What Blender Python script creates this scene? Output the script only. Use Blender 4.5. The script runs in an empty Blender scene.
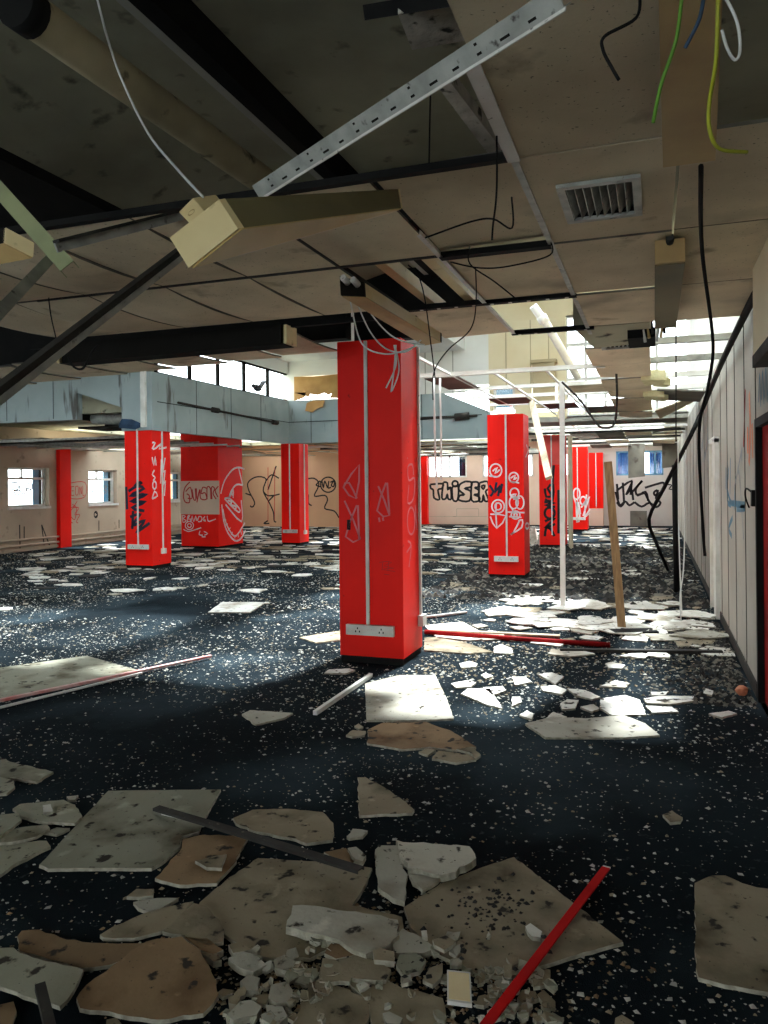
import bpy, bmesh, math, random
from mathutils import Vector, Matrix, noise as mnoise
random.seed(7)
sc = bpy.context.scene
# ------------------------------------------------------------------ camera
FPX, PX, PY, EYE = 768.0, 384.0, 483.0, 1.6
RM = (Matrix.Rotation(math.radians(19.4), 3, 'Z') @ Matrix.Rotation(math.pi/2, 3, 'X') @ Matrix.Rotation(math.radians(-0.6), 3, 'Z'))
cd = bpy.data.cameras.new('camera'); cam = bpy.data.objects.new('camera', cd); sc.collection.objects.link(cam)
cam.matrix_world = Matrix.Translation((0, 0, EYE)) @ RM.to_4x4()
cd.sensor_fit = 'AUTO'; cd.sensor_width = 36.0; cd.lens = 36.0*FPX/1024.0
cd.shift_y = -(512-PY)/1024.0; cd.clip_start = 0.05; cd.clip_end = 300
sc.camera = cam
# ------------------------------------------------------------------ light and exposure
w = bpy.data.worlds.new('sky'); sc.world = w; w.use_nodes = True
bg = w.node_tree.nodes['Background']; bg.inputs[0].default_value = (0.86, 0.94, 1.0, 1); bg.inputs[1].default_value = 4.0
sd = bpy.data.lights.new('sun', 'SUN'); so = bpy.data.objects.new('sun', sd); sc.collection.objects.link(so)
sd.energy = 10.0; sd.angle = math.radians(4); sd.color = (0.93, 0.97, 1.0)
so.rotation_euler = Vector((-0.10, -0.52, -1.0)).to_track_quat('-Z', 'Y').to_euler()
vs = sc.view_settings
vs.view_transform = 'Standard'; vs.look = 'None'; vs.gamma = 1.0; vs.use_curve_mapping = False; vs.exposure = 0.95
sc.cycles.max_bounces = 10; sc.cycles.diffuse_bounces = 6; sc.cycles.use_denoising = True

# ------------------------------------------------------------------ points: a photograph pixel put on a real plane of the room
def ray(px, py): return RM @ Vector(((px-PX)/FPX, -(py-PY)/FPX, -1.0))
O = Vector((0, 0, EYE))
def onz(px, py, z=0.0):
    d = ray(px, py); return O + d*((z-EYE)/d.z)
def ony(px, py, Y):
    d = ray(px, py); return O + d*(Y/d.y)
def onx(px, py, X):
    d = ray(px, py); return O + d*(X/d.x)
def atd(px, py, D): return O + ray(px, py)*D

# ------------------------------------------------------------------ materials
MATS = {}
def mat(name, c1, c2=None, scale=4.0, rough=0.8, metal=0.0, bump=0.0, lo=0.35, hi=0.65, stain=None, spec=0.3, vscale=(1, 1, 1), rnd=0.0, bscale=None):
    m = bpy.data.materials.new(name); m.use_nodes = True; nt = m.node_tree; N, L = nt.nodes, nt.links
    b = N['Principled BSDF']; b.inputs['Roughness'].default_value = rough; b.inputs['Metallic'].default_value = metal
    b.inputs['Specular IOR Level'].default_value = spec
    tc = N.new('ShaderNodeTexCoord'); oi = N.new('ShaderNodeObjectInfo')
    mp = N.new('ShaderNodeMapping'); mp.inputs['Scale'].default_value = vscale
    mu = N.new('ShaderNodeMath'); mu.operation = 'MULTIPLY'; mu.inputs[1].default_value = 37.0
    L.new(oi.outputs['Random'], mu.inputs[0]); L.new(tc.outputs['Object'], mp.inputs['Vector'])
    def nz(s, d=6.0):
        n = N.new('ShaderNodeTexNoise'); n.noise_dimensions = '4D'; n.inputs['Scale'].default_value = s; n.inputs['Detail'].default_value = d
        L.new(mp.outputs[0], n.inputs['Vector']); L.new(mu.outputs[0], n.inputs['W']); return n
    def ramp(n, a, c, ca=(0, 0, 0, 1), cc=(1, 1, 1, 1)):
        r = N.new('ShaderNodeValToRGB'); r.color_ramp.elements[0].position = a; r.color_ramp.elements[1].position = c
        r.color_ramp.elements[0].color = ca; r.color_ramp.elements[1].color = cc
        L.new(n.outputs['Fac'], r.inputs['Fac']); return r
    c2 = c2 or tuple(x*0.75 for x in c1)
    col = ramp(nz(scale), lo, hi, (*c1, 1), (*c2, 1)).outputs['Color']
    for (sc_, lo_, hi_, c_, *vv) in (stain or []):
        n = nz(sc_)
        if vv:
            m2 = N.new('ShaderNodeMapping'); m2.inputs['Scale'].default_value = vv[0]
            L.new(tc.outputs['Object'], m2.inputs['Vector']); L.new(m2.outputs[0], n.inputs['Vector'])
        r = ramp(n, lo_, hi_)
        mx = N.new('ShaderNodeMix'); mx.data_type = 'RGBA'
        L.new(r.outputs['Color'], mx.inputs[0]); L.new(col, mx.inputs[6]); mx.inputs[7].default_value = (*c_, 1)
        col = mx.outputs[2]
    if rnd:
        hs = N.new('ShaderNodeHueSaturation'); ma = N.new('ShaderNodeMapRange')
        ma.inputs['To Min'].default_value = 1-rnd; ma.inputs['To Max'].default_value = 1+rnd
        L.new(oi.outputs['Random'], ma.inputs['Value']); L.new(ma.outputs[0], hs.inputs['Value']); L.new(col, hs.inputs['Color']); col = hs.outputs['Color']
    L.new(col, b.inputs['Base Color'])
    if bump:
        bp = N.new('ShaderNodeBump'); bp.inputs['Strength'].default_value = bump; bp.inputs['Distance'].default_value = 0.01
        L.new(nz(bscale or scale*6, 8.0).outputs['Fac'], bp.inputs['Height']); L.new(bp.outputs[0], b.inputs['Normal'])
    MATS[name] = m; return m
mat('carpet', (0.004, 0.0065, 0.008), (0.013, 0.020, 0.025), 0.9, 0.95, bump=0.6, bscale=260, spec=0.03,
    stain=[(0.8, .52, .78, (0.045, 0.068, 0.082)), (30, .62, .76, (0.06, 0.07, 0.075))])
mat('slab', (0.43, 0.41, 0.29), (0.25, 0.24, 0.17), 1.3, 0.9, bump=0.3, stain=[(6, .6, .72, (0.03, 0.03, 0.025))])
mat('slab_edge', (0.50, 0.48, 0.42), (0.34, 0.33, 0.28), 2.0, 0.9, bump=0.3)
mat('duct_tan', (0.50, 0.42, 0.26), (0.32, 0.27, 0.16), 2.5, 0.8, stain=[(9, .6, .7, (0.06, 0.05, 0.03))])
mat('tile_face', (0.74, 0.62, 0.43), (0.57, 0.465, 0.315), 2.2, 0.92, bump=0.15, bscale=60,
    stain=[(70, .64, .69, (0.24, 0.21, 0.16)), (3.1, .62, .74, (0.26, 0.20, 0.13)), (1.3, .58, .72, (0.36, 0.30, 0.21))], rnd=0.10)
mat('tile_dark', (0.20, 0.18, 0.145), (0.12, 0.11, 0.09), 2.2, 0.92, stain=[(3.1, .6, .7, (0.07, 0.05, 0.04))], rnd=0.15)
mat('tile_brown', (0.17, 0.075, 0.06), (0.11, 0.05, 0.04), 2.2, 0.9)
def fragm(n, a, b, st=(0.10, 0.08, 0.045)):
    mat(n, a, b, 3.0, 0.95, bump=0.45, bscale=38, lo=.3, hi=.7, stain=[(3.5, .50, .68, st), (14, .61, .66, (0.035, 0.028, 0.02)), (60, .66, .70, (0.07, 0.055, 0.04)), (9, .62, .72, tuple(min(.9, x*1.25) for x in a))], rnd=0.14)
fragm('frag_grey', (0.36, 0.35, 0.27), (0.27, 0.26, 0.19))
fragm('frag_tan', (0.35, 0.29, 0.20), (0.25, 0.20, 0.13))
fragm('frag_brown', (0.34, 0.22, 0.12), (0.20, 0.13, 0.07), (0.13, 0.07, 0.03))
fragm('frag_pale', (0.52, 0.49, 0.41), (0.38, 0.355, 0.285), (0.26, 0.22, 0.16))
fragm('frag_white', (0.80, 0.78, 0.72), (0.60, 0.57, 0.50), (0.40, 0.34, 0.26))
mat('core', (0.50, 0.46, 0.36), (0.26, 0.235, 0.18), 30, 0.95, bump=0.5)
mat('crumb', (0.55, 0.53, 0.47), (0.30, 0.29, 0.25), 2.0, 0.95)
mat('crumb_dark', (0.014, 0.013, 0.012), (0.035, 0.032, 0.028), 3.0, 0.95)
mat('red', (0.95, 0.011, 0.004), (0.84, 0.009, 0.004), 1.6, 0.5, stain=[(14, .68, .74, (0.45, 0.008, 0.006))], spec=0.15)
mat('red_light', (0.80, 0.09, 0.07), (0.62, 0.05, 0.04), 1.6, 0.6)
mat('red_dark', (0.32, 0.010, 0.010), (0.18, 0.006, 0.006), 3, 0.7, spec=.08, stain=[(30, .66, .70, (0.5, 0.08, 0.07))])
mat('black', (0.008, 0.008, 0.008), (0.015, 0.014, 0.013), 4, 0.7, spec=.08)
mat('black_paint', (0.012, 0.011, 0.012), (0.02, 0.018, 0.02), 6, 0.7)
mat('navy_paint', (0.012, 0.013, 0.045), (0.02, 0.02, 0.03), 6, 0.7)
mat('pink_paint', (0.85, 0.22, 0.24), (0.75, 0.14, 0.15), 9, 0.7)
mat('white_paint', (0.85, 0.74, 0.74), (0.75, 0.55, 0.55), 9, 0.7)
mat('redink_paint', (0.60, 0.03, 0.03), (0.45, 0.03, 0.03), 9, 0.7)
mat('blue_paint', (0.05, 0.15, 0.23), (0.12, 0.22, 0.28), 7, 0.7)
mat('grey_paint', (0.20, 0.22, 0.24), (0.32, 0.33, 0.33), 7, 0.7)
mat('orange_paint', (0.72, 0.16, 0.06), (0.62, 0.30, 0.18), 5, 0.7)
mat('trunking', (0.74, 0.71, 0.66), (0.60, 0.56, 0.50), 6, 0.5, stain=[(40, .66, .70, (0.2, 0.18, 0.15))])
mat('white_metal', (0.80, 0.79, 0.74), (0.62, 0.60, 0.55), 5, 0.45)
mat('beige_wall', (0.56, 0.46, 0.34), (0.43, 0.35, 0.26), 1.0, 0.85, stain=[(5, .62, .72, (0.3, 0.24, 0.18)), (2, .62, .78, (0.36, 0.30, 0.24), (1, 1, .2))])
mat('peach_wall', (0.70, 0.42, 0.24), (0.60, 0.33, 0.20), 0.6, 0.85)
mat('pale_wall', (0.72, 0.68, 0.62), (0.60, 0.56, 0.50), 0.8, 0.85)
mat('rose_wall', (0.76, 0.56, 0.43), (0.64, 0.45, 0.34), 0.8, 0.85)
mat('panel_wall', (0.44, 0.40, 0.33), (0.35, 0.32, 0.265), 1.2, 0.6, stain=[(7, .64, .74, (0.27, 0.25, 0.21))])
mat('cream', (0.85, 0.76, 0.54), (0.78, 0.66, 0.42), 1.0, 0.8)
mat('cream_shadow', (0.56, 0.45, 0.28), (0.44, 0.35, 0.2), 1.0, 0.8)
mat('white_wall', (0.88, 0.88, 0.83), (0.78, 0.77, 0.70), 1.0, 0.8)
mat('soffit_white', (0.82, 0.84, 0.83), (0.72, 0.75, 0.74), 1.0, 0.8)
mat('fascia', (0.38, 0.45, 0.45), (0.30, 0.365, 0.365), 1.2, 0.6,
    stain=[(5.0, .61, .69, (0.10, 0.10, 0.09), (1, 1, .16)), (1.5, .55, .75, (0.26, 0.33, 0.34))])
mat('fitting_cream', (0.82, 0.66, 0.36), (0.72, 0.55, 0.27), 3, 0.5, stain=[(10, .63, .72, (0.40, 0.28, 0.12))])
mat('fitting_tan', (0.55, 0.37, 0.15), (0.40, 0.25, 0.10), 3, 0.5)
mat('fitting_olive', (0.22, 0.18, 0.085), (0.13, 0.105, 0.05), 2, 0.6)
mat('diffuser', (0.72, 0.52, 0.22), (0.56, 0.38, 0.14), 3, 0.35)
mat('galv', (0.48, 0.48, 0.43), (0.30, 0.30, 0.27), 12, 0.5, metal=0.15, stain=[(30, .62, .70, (0.10, 0.09, 0.08))])
mat('galv_green', (0.34, 0.36, 0.19), (0.24, 0.26, 0.14), 5, 0.5)
mat('dark_metal', (0.032, 0.030, 0.027), (0.055, 0.050, 0.044), 8, 0.75, spec=.12, stain=[(24, .64, .72, (0.16, 0.14, 0.11))])
mat('wood', (0.40, 0.27, 0.13), (0.26, 0.17, 0.08), 7, 0.8, vscale=(6, 6, .6))
mat('wood_pale', (0.52, 0.43, 0.30), (0.40, 0.32, 0.21), 7, 0.8, vscale=(6, 6, .6))
mat('board_orange', (0.62, 0.36, 0.13), (0.50, 0.27, 0.09), 4, 0.8)
mat('concrete', (0.60, 0.54, 0.46), (0.34, 0.31, 0.26), 9, 0.95, bump=1.0, bscale=25, stain=[(14, .58, .66, (0.06, 0.055, 0.045)), (3, .55, .7, (0.42, 0.27, 0.21))])
mat('wire_white', (0.75, 0.74, 0.70), None, 4, 0.5)
mat('wire_green', (0.13, 0.30, 0.03), None, 4, 0.5)
mat('wire_yellow', (0.42, 0.42, 0.03), None, 4, 0.5)
mat('wire_blue', (0.03, 0.06, 0.10), None, 4, 0.5)
mat('blue_frame', (0.18, 0.42, 0.62), (0.12, 0.34, 0.54), 2, 0.5)
mat('blue_curtain', (0.02, 0.14, 0.50), (0.03, 0.26, 0.70), 3, 0.6, vscale=(8, 1, 1))
mat('blue_tape', (0.025, 0.06, 0.12), (0.015, 0.035, 0.07), 5, 0.7)
mat('insulation', (0.75, 0.70, 0.42), (0.55, 0.50, 0.28), 9, 0.95, bump=0.6)
mat('frame_dark', (0.016, 0.014, 0.012), None, 4, 0.8, spec=.06)
mat('strip_red', (0.70, 0.012, 0.012), (0.50, 0.010, 0.010), 5, 0.8, spec=.04)
mat('strip_pink', (0.66, 0.16, 0.15), (0.74, 0.62, 0.58), 6, 0.5)
mat('feather', (0.03, 0.03, 0.035), (0.05, 0.05, 0.06), 9, 0.7)
g = bpy.data.materials.new('glass'); g.use_nodes = True; nt = g.node_tree
for n in list(nt.nodes): nt.nodes.remove(n)
o_ = nt.nodes.new('ShaderNodeOutputMaterial'); t_ = nt.nodes.new('ShaderNodeBsdfTransparent'); gl = nt.nodes.new('ShaderNodeBsdfGlossy'); mx = nt.nodes.new('ShaderNodeMixShader')
gl.inputs['Roughness'].default_value = 0.05; mx.inputs[0].default_value = 0.06; t_.inputs[0].default_value = (0.95, 0.97, 0.97, 1)
nt.links.new(t_.outputs[0], mx.inputs[1]); nt.links.new(gl.outputs[0], mx.inputs[2]); nt.links.new(mx.outputs[0], o_.inputs[0]); MATS['glass'] = g

# ------------------------------------------------------------------ mesh builder (world coordinates in, one object out)
class MB:
    def __init__(s): s.v = []; s.f = []; s.m = []; s.smooth = set()
    def add(s, vs_, fs, mi=0, smooth=False):
        b = len(s.v); s.v += [Vector(p) for p in vs_]
        for f in fs:
            if smooth: s.smooth.add(len(s.f))
            s.f.append([b+i for i in f]); s.m.append(mi)
    def box(s, lo, hi, mi=0):
        (a, b, c), (d, e, f) = lo, hi
        s.hexa([(a, b, c), (d, b, c), (d, e, c), (a, e, c), (a, b, f), (d, b, f), (d, e, f), (a, e, f)], mi); return s
    def hexa(s, p, mi=0, fm=None):
        fs = [(0, 3, 2, 1), (4, 5, 6, 7), (0, 1, 5, 4), (1, 2, 6, 5), (2, 3, 7, 6), (3, 0, 4, 7)]
        b = len(s.v); s.v += [Vector(q) for q in p]
        for k, f in enumerate(fs): s.f.append([b+i for i in f]); s.m.append(fm[k] if fm else mi)
        return s
    def prism(s, pts, th, mi=0, side=None):   # pts: 3-D outline of the top face; thickness hangs down
        n = len(pts); pts = [Vector(p) for p in pts]
        a = sum((pts[i].x*pts[(i+1) % n].y-pts[(i+1) % n].x*pts[i].y) for i in range(n))
        if a < 0: pts.reverse()
        c = sum(pts, Vector())/n
        low = [Vector((c.x+(p.x-c.x)*1.004, c.y+(p.y-c.y)*1.004, p.z-th)) for p in pts]
        b = len(s.v); s.v += pts+low
        s.f.append(list(range(b, b+n))); s.m.append(mi)
        s.f.append(list(range(b+2*n-1, b+n-1, -1))); s.m.append(mi)
        for i in range(n):
            j = (i+1) % n; s.f.append([b+i, b+n+i, b+n+j, b+j]); s.m.append(mi if side is None else side)
        return s
    def tube(s, pts, r, n=6, mi=0, smooth_path=0, caps=True):
        pts = [Vector(p) for p in pts]
        if smooth_path: pts = spline(pts, smooth_path)
        b = len(s.v); up = None
        for i, p in enumerate(pts):
            t = (pts[min(i+1, len(pts)-1)]-pts[max(i-1, 0)]).normalized()
            if up is None: up = t.orthogonal().normalized()
            up = (up-t*up.dot(t)).normalized(); sd_ = t.cross(up)
            for k in range(n):
                a = 2*math.pi*k/n; s.v.append(p+(up*math.cos(a)+sd_*math.sin(a))*r)
        for i in range(len(pts)-1):
            for k in range(n):
                s.smooth.add(len(s.f)); s.f.append([b+i*n+k, b+i*n+(k+1) % n, b+(i+1)*n+(k+1) % n, b+(i+1)*n+k]); s.m.append(mi)
        if caps:
            s.f.append([b+k for k in reversed(range(n))]); s.m.append(mi)
            e = b+(len(pts)-1)*n; s.f.append([e+k for k in range(n)]); s.m.append(mi)
        return s
    def bar(s, a, b, w_, h, up=(0, 0, 1), mi=0):     # rectangular bar from a to b: w_ sideways, h along up
        a, b = Vector(a), Vector(b); t = (b-a).normalized(); sd_ = t.cross(Vector(up)).normalized(); u = sd_.cross(t)
        q = lambda p, i, j: p+sd_*(w_/2*i)+u*(h/2*j)
        return s.hexa([q(a, -1, -1), q(a, 1, -1), q(b, 1, -1), q(b, -1, -1), q(a, -1, 1), q(a, 1, 1), q(b, 1, 1), q(b, -1, 1)], mi)
    def channel(s, a, b, w_, h, th, up, mi=0, slot=None, step=.09):  # U section: web faces -up, flanges rise along up
        a, b = Vector(a), Vector(b); t = (b-a).normalized(); sd_ = t.cross(Vector(up)).normalized(); u = sd_.cross(t)
        s.bar(a, b, w_, th, up, mi)
        for k in (-1, 1):
            o = sd_*(k*(w_/2-th/2))+u*(h/2); s.bar(a+o, b+o, th, h, up, mi)
        if slot is not None:
            L = (b-a).length; n = int(L/step)
            for i in range(1, n):
                c = a+t*(i*step); r = .008+.004*((i*7) % 3)
                for o, l in ((sd_*(w_*.22), r), (sd_*(-w_*.25), r*.6)):
                    if l < r and i % 3: continue
                    s.bar(c+o-t*l-u*(th/2+.0004), c+o+t*l-u*(th/2+.0004), .007, .0012, up, slot)
        return s
    def stroke(s, pts, w_, nrm, mi=0, sm=5):         # painted line: thin ribbon lying on a surface with normal nrm
        nrm = Vector(nrm).normalized(); pts = [Vector(p) for p in pts]
        if sm and len(pts) > 2: pts = spline(pts, sm)
        b = len(s.v); n = len(pts)
        for i, p in enumerate(pts):
            t = pts[min(i+1, n-1)]-pts[max(i-1, 0)]
            if t.length < 1e-6: t = Vector((0, 0, 1))
            sd_ = t.normalized().cross(nrm)
            for k in (-.5, .5): s.v.append(p+sd_*(w_*k)+nrm*.003)
        for i in range(n-1): s.f.append([b+2*i, b+2*i+1, b+2*i+3, b+2*i+2]); s.m.append(mi)
        return s
    def build(s, name, mats, parent=None, origin=None):
        if isinstance(mats, str): mats = [mats]
        base = Vector(parent['_b']) if parent is not None else None
        if base is None:
            base = Vector(origin) if origin is not None else Vector(((min(p.x for p in s.v)+max(p.x for p in s.v))/2, (min(p.y for p in s.v)+max(p.y for p in s.v))/2, min(p.z for p in s.v)))
        me = bpy.data.meshes.new(name); me.from_pydata([p-base for p in s.v], [], s.f)
        for q in mats: me.materials.append(MATS[q])
        for i, p in enumerate(me.polygons):
            p.material_index = min(s.m[i], len(mats)-1); p.use_smooth = i in s.smooth
        me.update()
        ob = bpy.data.objects.new(name, me); sc.collection.objects.link(ob)
        if parent is not None: ob.parent = parent
        else: ob.location = base
        ob['_b'] = tuple(base)
        return ob
def spline(p, n):
    out = []
    for i in range(len(p)-1):
        a, b, c, d = p[max(i-1, 0)], p[i], p[i+1], p[min(i+2, len(p)-1)]
        for k in range(n):
            t = k/n
            out.append(.5*((2*b)+(c-a)*t+(2*a-5*b+4*c-d)*t*t+(3*b-a-3*c+d)*t**3))
    out.append(p[-1]); return out
def tag(o, label, cat, group=None, kind='thing'):
    o['label'] = label; o['category'] = cat; o['kind'] = kind
    if group: o['group'] = group
    return o
def thing(name, loc, label, cat, group=None):
    o = bpy.data.objects.new(name, None); sc.collection.objects.link(o); o.location = loc; o['_b'] = tuple(loc); o.empty_display_size = .1
    return tag(o, label, cat, group)
def struct(o): o['kind'] = 'structure'; return o
def crop(x0, y0, s): return lambda p: (x0+p[0]/s, y0+p[1]/s)
def circ(cx, cy, rx, ry=None, a0=0, a1=360, n=14):
    ry = ry or rx; return [(cx+rx*math.cos(math.radians(a0+(a1-a0)*i/n)), cy+ry*math.sin(math.radians(a0+(a1-a0)*i/n))) for i in range(n+1)]
def paint(mb, cr, plane, lines, w_, nrm, mi, sm=4):
    w_ *= .68
    for l in lines: mb.stroke([plane(*cr(p)) for p in l], w_, nrm, mi, sm)

# ------------------------------------------------------------------ the setting
XR, XL, YF = 0.70, -14.7, 28.5
CZ = 2.85
def slab_with_hole(s, x0, x1, y0, y1, hx0, hx1, hy0, hy1, z0, z1):
    s.box((x0, y0, z0), (hx0, y1, z1)); s.box((hx1, y0, z0), (x1, y1, z1)); s.box((hx0, y0, z0), (hx1, hy0, z1)); s.box((hx0, hy1, z0), (hx1, y1, z1))
struct(MB().box((-16.5, -5, -.2), (4, 30, 0)).build('floor', 'carpet'))
# concrete soffit over the near room, with downstand ribs running away from the camera
s = MB(); s.box((-16.5, -5, 3.62), (3, 6.9, 3.95))
s.box((-1.97, -5, 3.50), (-1.885, 6.9, 3.62), 1)
s.box((-1.885, -5, 3.46), (-1.80, 6.9, 3.62), 2)
s.hexa([(-3.16, -5, 3.34), (-2.82, -5, 3.49), (-2.82, 6.9, 3.49), (-3.16, 6.9, 3.34), (-3.16, -5, 3.62), (-2.3, -5, 3.62), (-2.3, 6.9, 3.62), (-3.16, 6.9, 3.62)], 0)
s.box((-4.3, -5, 3.28), (-3.15, 6.9, 3.62), 2)
s.box((-9, 4.75, 3.30), (-0.2, 5.05, 3.62), 2)
struct(s.build('ceiling', ['slab', 'slab_edge', 'black']))
# low roof over the outer aisle and far bay, its unseen openings added for light
s = MB(); slab_with_hole(s, -16.7, -9.2, 12.55, 30, -14.2, -12.2, 15.6, 25.4, 3.05, 3.35); slab_with_hole(s, -9.2, -4.2, 18.35, 30, -8.6, -4.6, 19.4, 27.6, 3.05, 3.35); slab_with_hole(s, -4.2, 3, 19.6, 30, -3.4, .3, 20.6, 27.6, 3.05, 3.35)
s.box((-16.7, 12.55, 3.35), (-9.22, 12.75, 5.0))
struct(s.build('ceiling_aisle', ['slab']))
# high roof over the light well: white soffit with rooflights
s = MB()
slab_with_hole(s, -9.3, -4.3, 6.6, 18.4, -8.3, -4.6, 7.4, 10.6, 4.8, 5.0)
slab_with_hole(s, -16.7, -9.3, 6.6, 12.75, -14.0, -11.0, 7.6, 9.6, 4.8, 5.0)
s.box((-16.7, 6.6, 3.0), (-16.5, 12.75, 4.8)); s.box((-16.5, 6.6, 3.62), (-4.3, 6.75, 4.8)); s.box((-4.4, 6.6, 3.95), (1, 6.75, 6.3))
s.box((-4.4, 6.6, 5.0), (-4.3, 18.4, 6.3))
slab_with_hole(s, -4.4, 1.0, 6.6, 18.8, -3.9, 0.65, 7.6, 14.4, 6.2, 6.4)
struct(s.build('ceiling_upper', ['soffit_white']))
for k, (x0, x1, y0, y1, z, n) in enumerate([(-3.9, .65, 7.6, 14.4, 6.3, 4), (-8.3, -4.6, 7.4, 10.6, 4.9, 3), (-14.0, -11.0, 7.6, 9.6, 4.9, 3), (-14.2, -12.2, 15.6, 25.4, 3.2, 3), (-8.6, -4.6, 19.4, 27.6, 3.2, 3), (-3.4, .3, 20.6, 27.6, 3.2, 3)]):  # rooflights outside the main well are unseen and added for light
    f = MB()
    for i in range(n+1):
        x = x0+(x1-x0)*i/n; f.box((x-.03, y0, z-.04), (x+.03, y1, z+.04))
    for i in range(4):
        y = y0+(y1-y0)*i/3; f.box((x0, y-.03, z-.035), (x1, y+.03, z+.035))
    fo = struct(f.build('window_%d' % (20+k), 'white_metal'))
    MB().box((x0, y0, z+.045), (x1, y1, z+.051)).build('pane', 'glass', fo)
# walls with openings -------------------------------------------------
def wall_y(mb, x0, x1, z0, z1, y0, y1, holes):          # wall in a plane of constant y, holes (xa, xb, za, zb)
    xs = sorted({x0, x1, *[h[0] for h in holes], *[h[1] for h in holes]})
    for a, b in zip(xs, xs[1:]):
        hs = [h for h in holes if h[0] <= a+1e-6 and h[1] >= b-1e-6]
        if hs:
            h = hs[0]; mb.box((a, y0, z0), (b, y1, h[2])); mb.box((a, y0, h[3]), (b, y1, z1))
        else: mb.box((a, y0, z0), (b, y1, z1))
def wall_x(mb, y0, y1, z0, z1, x0, x1, holes):
    ys = sorted({y0, y1, *[h[0] for h in holes], *[h[1] for h in holes]})
    for a, b in zip(ys, ys[1:]):
        hs = [h for h in holes if h[0] <= a+1e-6 and h[1] >= b-1e-6]
        if hs:
            h = hs[0]; mb.box((x0, a, z0), (x1, b, h[2])); mb.box((x0, a, h[3]), (x1, b, z1))
        else: mb.box((x0, a, z0), (x1, b, z1))
WL = [(14.46, 15.79, 1.10, 2.08), (17.25, 18.44, 1.10, 2.05), (20.6, 21.8, 1.10, 2.02)] + [(y, y+1.3, 1.1, 2.1) for y in (-3.5, -.7, 2.1, 4.9, 7.7, 10.9)]
m = MB(); wall_x(m, -5, 22.6, 0, 3.1, XL-.25, XL, WL); m.box((XL-.25, -5, 3.1), (XL, 12.4, 4.8))
PLx = lambda x, y: onx(x, y, XL)
c6 = crop(0, 440, 5.9)
paint(m, c6, PLx, [[(405, 255), (500, 250), (500, 335), (410, 340), (405, 255)], [(420, 275), (420, 325), (437, 325)], [(420, 275), (437, 275)], [(422, 300), (435, 300)], [(445, 275), (460, 275), (460, 320), (445, 320), (445, 275)], [(470, 325), (470, 275), (480, 320), (480, 275)], [(488, 270), (488, 325), (498, 325)],
    [(420, 370), (415, 400), (440, 390), (410, 430), (440, 470), (450, 400), (425, 380)], [(430, 400), (465, 400), (440, 440), (470, 440), (450, 480), (460, 490)], [(455, 360), (440, 385)], [(410, 480), (430, 490)]], .03, (1, 0, 0), 1)
paint(m, c6, PLx, [circ(565, 440, 10, 18), [(558, 425), (575, 440), (560, 455)]], .05, (1, 0, 0), 2)
paint(m, c6, PLx, [[(583, 475), (583, 535)], [(702, 470), (702, 520)], [(115, 500), (118, 640)], [(142, 510), (142, 580)], [(245, 500), (260, 620)], [(245, 500), (295, 630)]], .05, (1, 0, 0), 2, 0)
struct(m.build('wall_left', ['beige_wall', 'redink_paint', 'black_paint']))
m = MB(); m.box((XL-.05, -5, 0.02), (XL+.05, 22.6, .09)); m.tube([(XL+.06, -5, .30), (XL+.06, 22.5, .30)], .03); m.tube([(XL+.06, -5, .16), (XL+.06, 22.5, .16)], .03)
struct(m.build('baseboard_left', 'beige_wall'))
def window_x(n, X, y0, y1, z0, z1, graf=None):
    m = MB(); d = .05; xa, xb = X-.20, X-.13
    m.box((xa, y0, z0), (xb, y0+d, z1)); m.box((xa, y1-d, z0), (xb, y1, z1)); m.box((xa, y0, z0), (xb, y1, z0+d)); m.box((xa, y0, z1-d), (xb, y1, z1))
    zt = z1-.28*(z1-z0); m.box((xa, y0, zt-.03), (xb, y1, zt+.03)); ym = y0+.42*(y1-y0); m.box((xa, ym-.02, zt), (xb, ym+.02, z1))
    o = struct(m.build('window_%d' % n, 'white_metal'))
    p = MB(); p.box((X-.168, y0, z0), (X-.162, y1, z1))
    if graf:
        for l in graf: p.stroke([onx(*c6(q), X-.16) for q in l], .035, (1, 0, 0), 1, 3)
    p.build('pane', ['glass', 'grey_paint'], o)
    q = MB(); q.box((X-.22, y1-.34, z0+.04), (X-.205, y1-.14, z1-.03), 0); q.box((X-.22, y1-.14, z0+.04), (X-.205, y1-.05, z1-.03), 1)
    q.build('side_strip', ['blue_frame', 'frame_dark'], o)
    MB().box((X-.24, y0-.02, z0-.06), (X+.04, y1+.02, z0)).build('window_sill', 'white_metal', o)
G1 = [[(70, 250), (70, 290), (105, 290), (105, 255), (70, 250)], [(80, 300), (100, 335), (112, 300), (80, 300)], [(115, 270), (135, 258), (155, 285), (140, 320), (118, 300), (115, 270)], [(160, 260), (185, 255), (188, 290), (160, 285), (160, 310)], [(175, 290), (188, 318)]]
G2 = [[(540, 275), (565, 270), (560, 300), (540, 300), (565, 330), (545, 330)], [(575, 280), (590, 265), (602, 290), (590, 325), (575, 310), (575, 280)], [(607, 270), (630, 275), (608, 295), (630, 300), (612, 320)]]
for k, h in enumerate(WL): window_x(k+1, XL, *h, graf=[G1, G2][k] if k < 2 else None)
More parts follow.
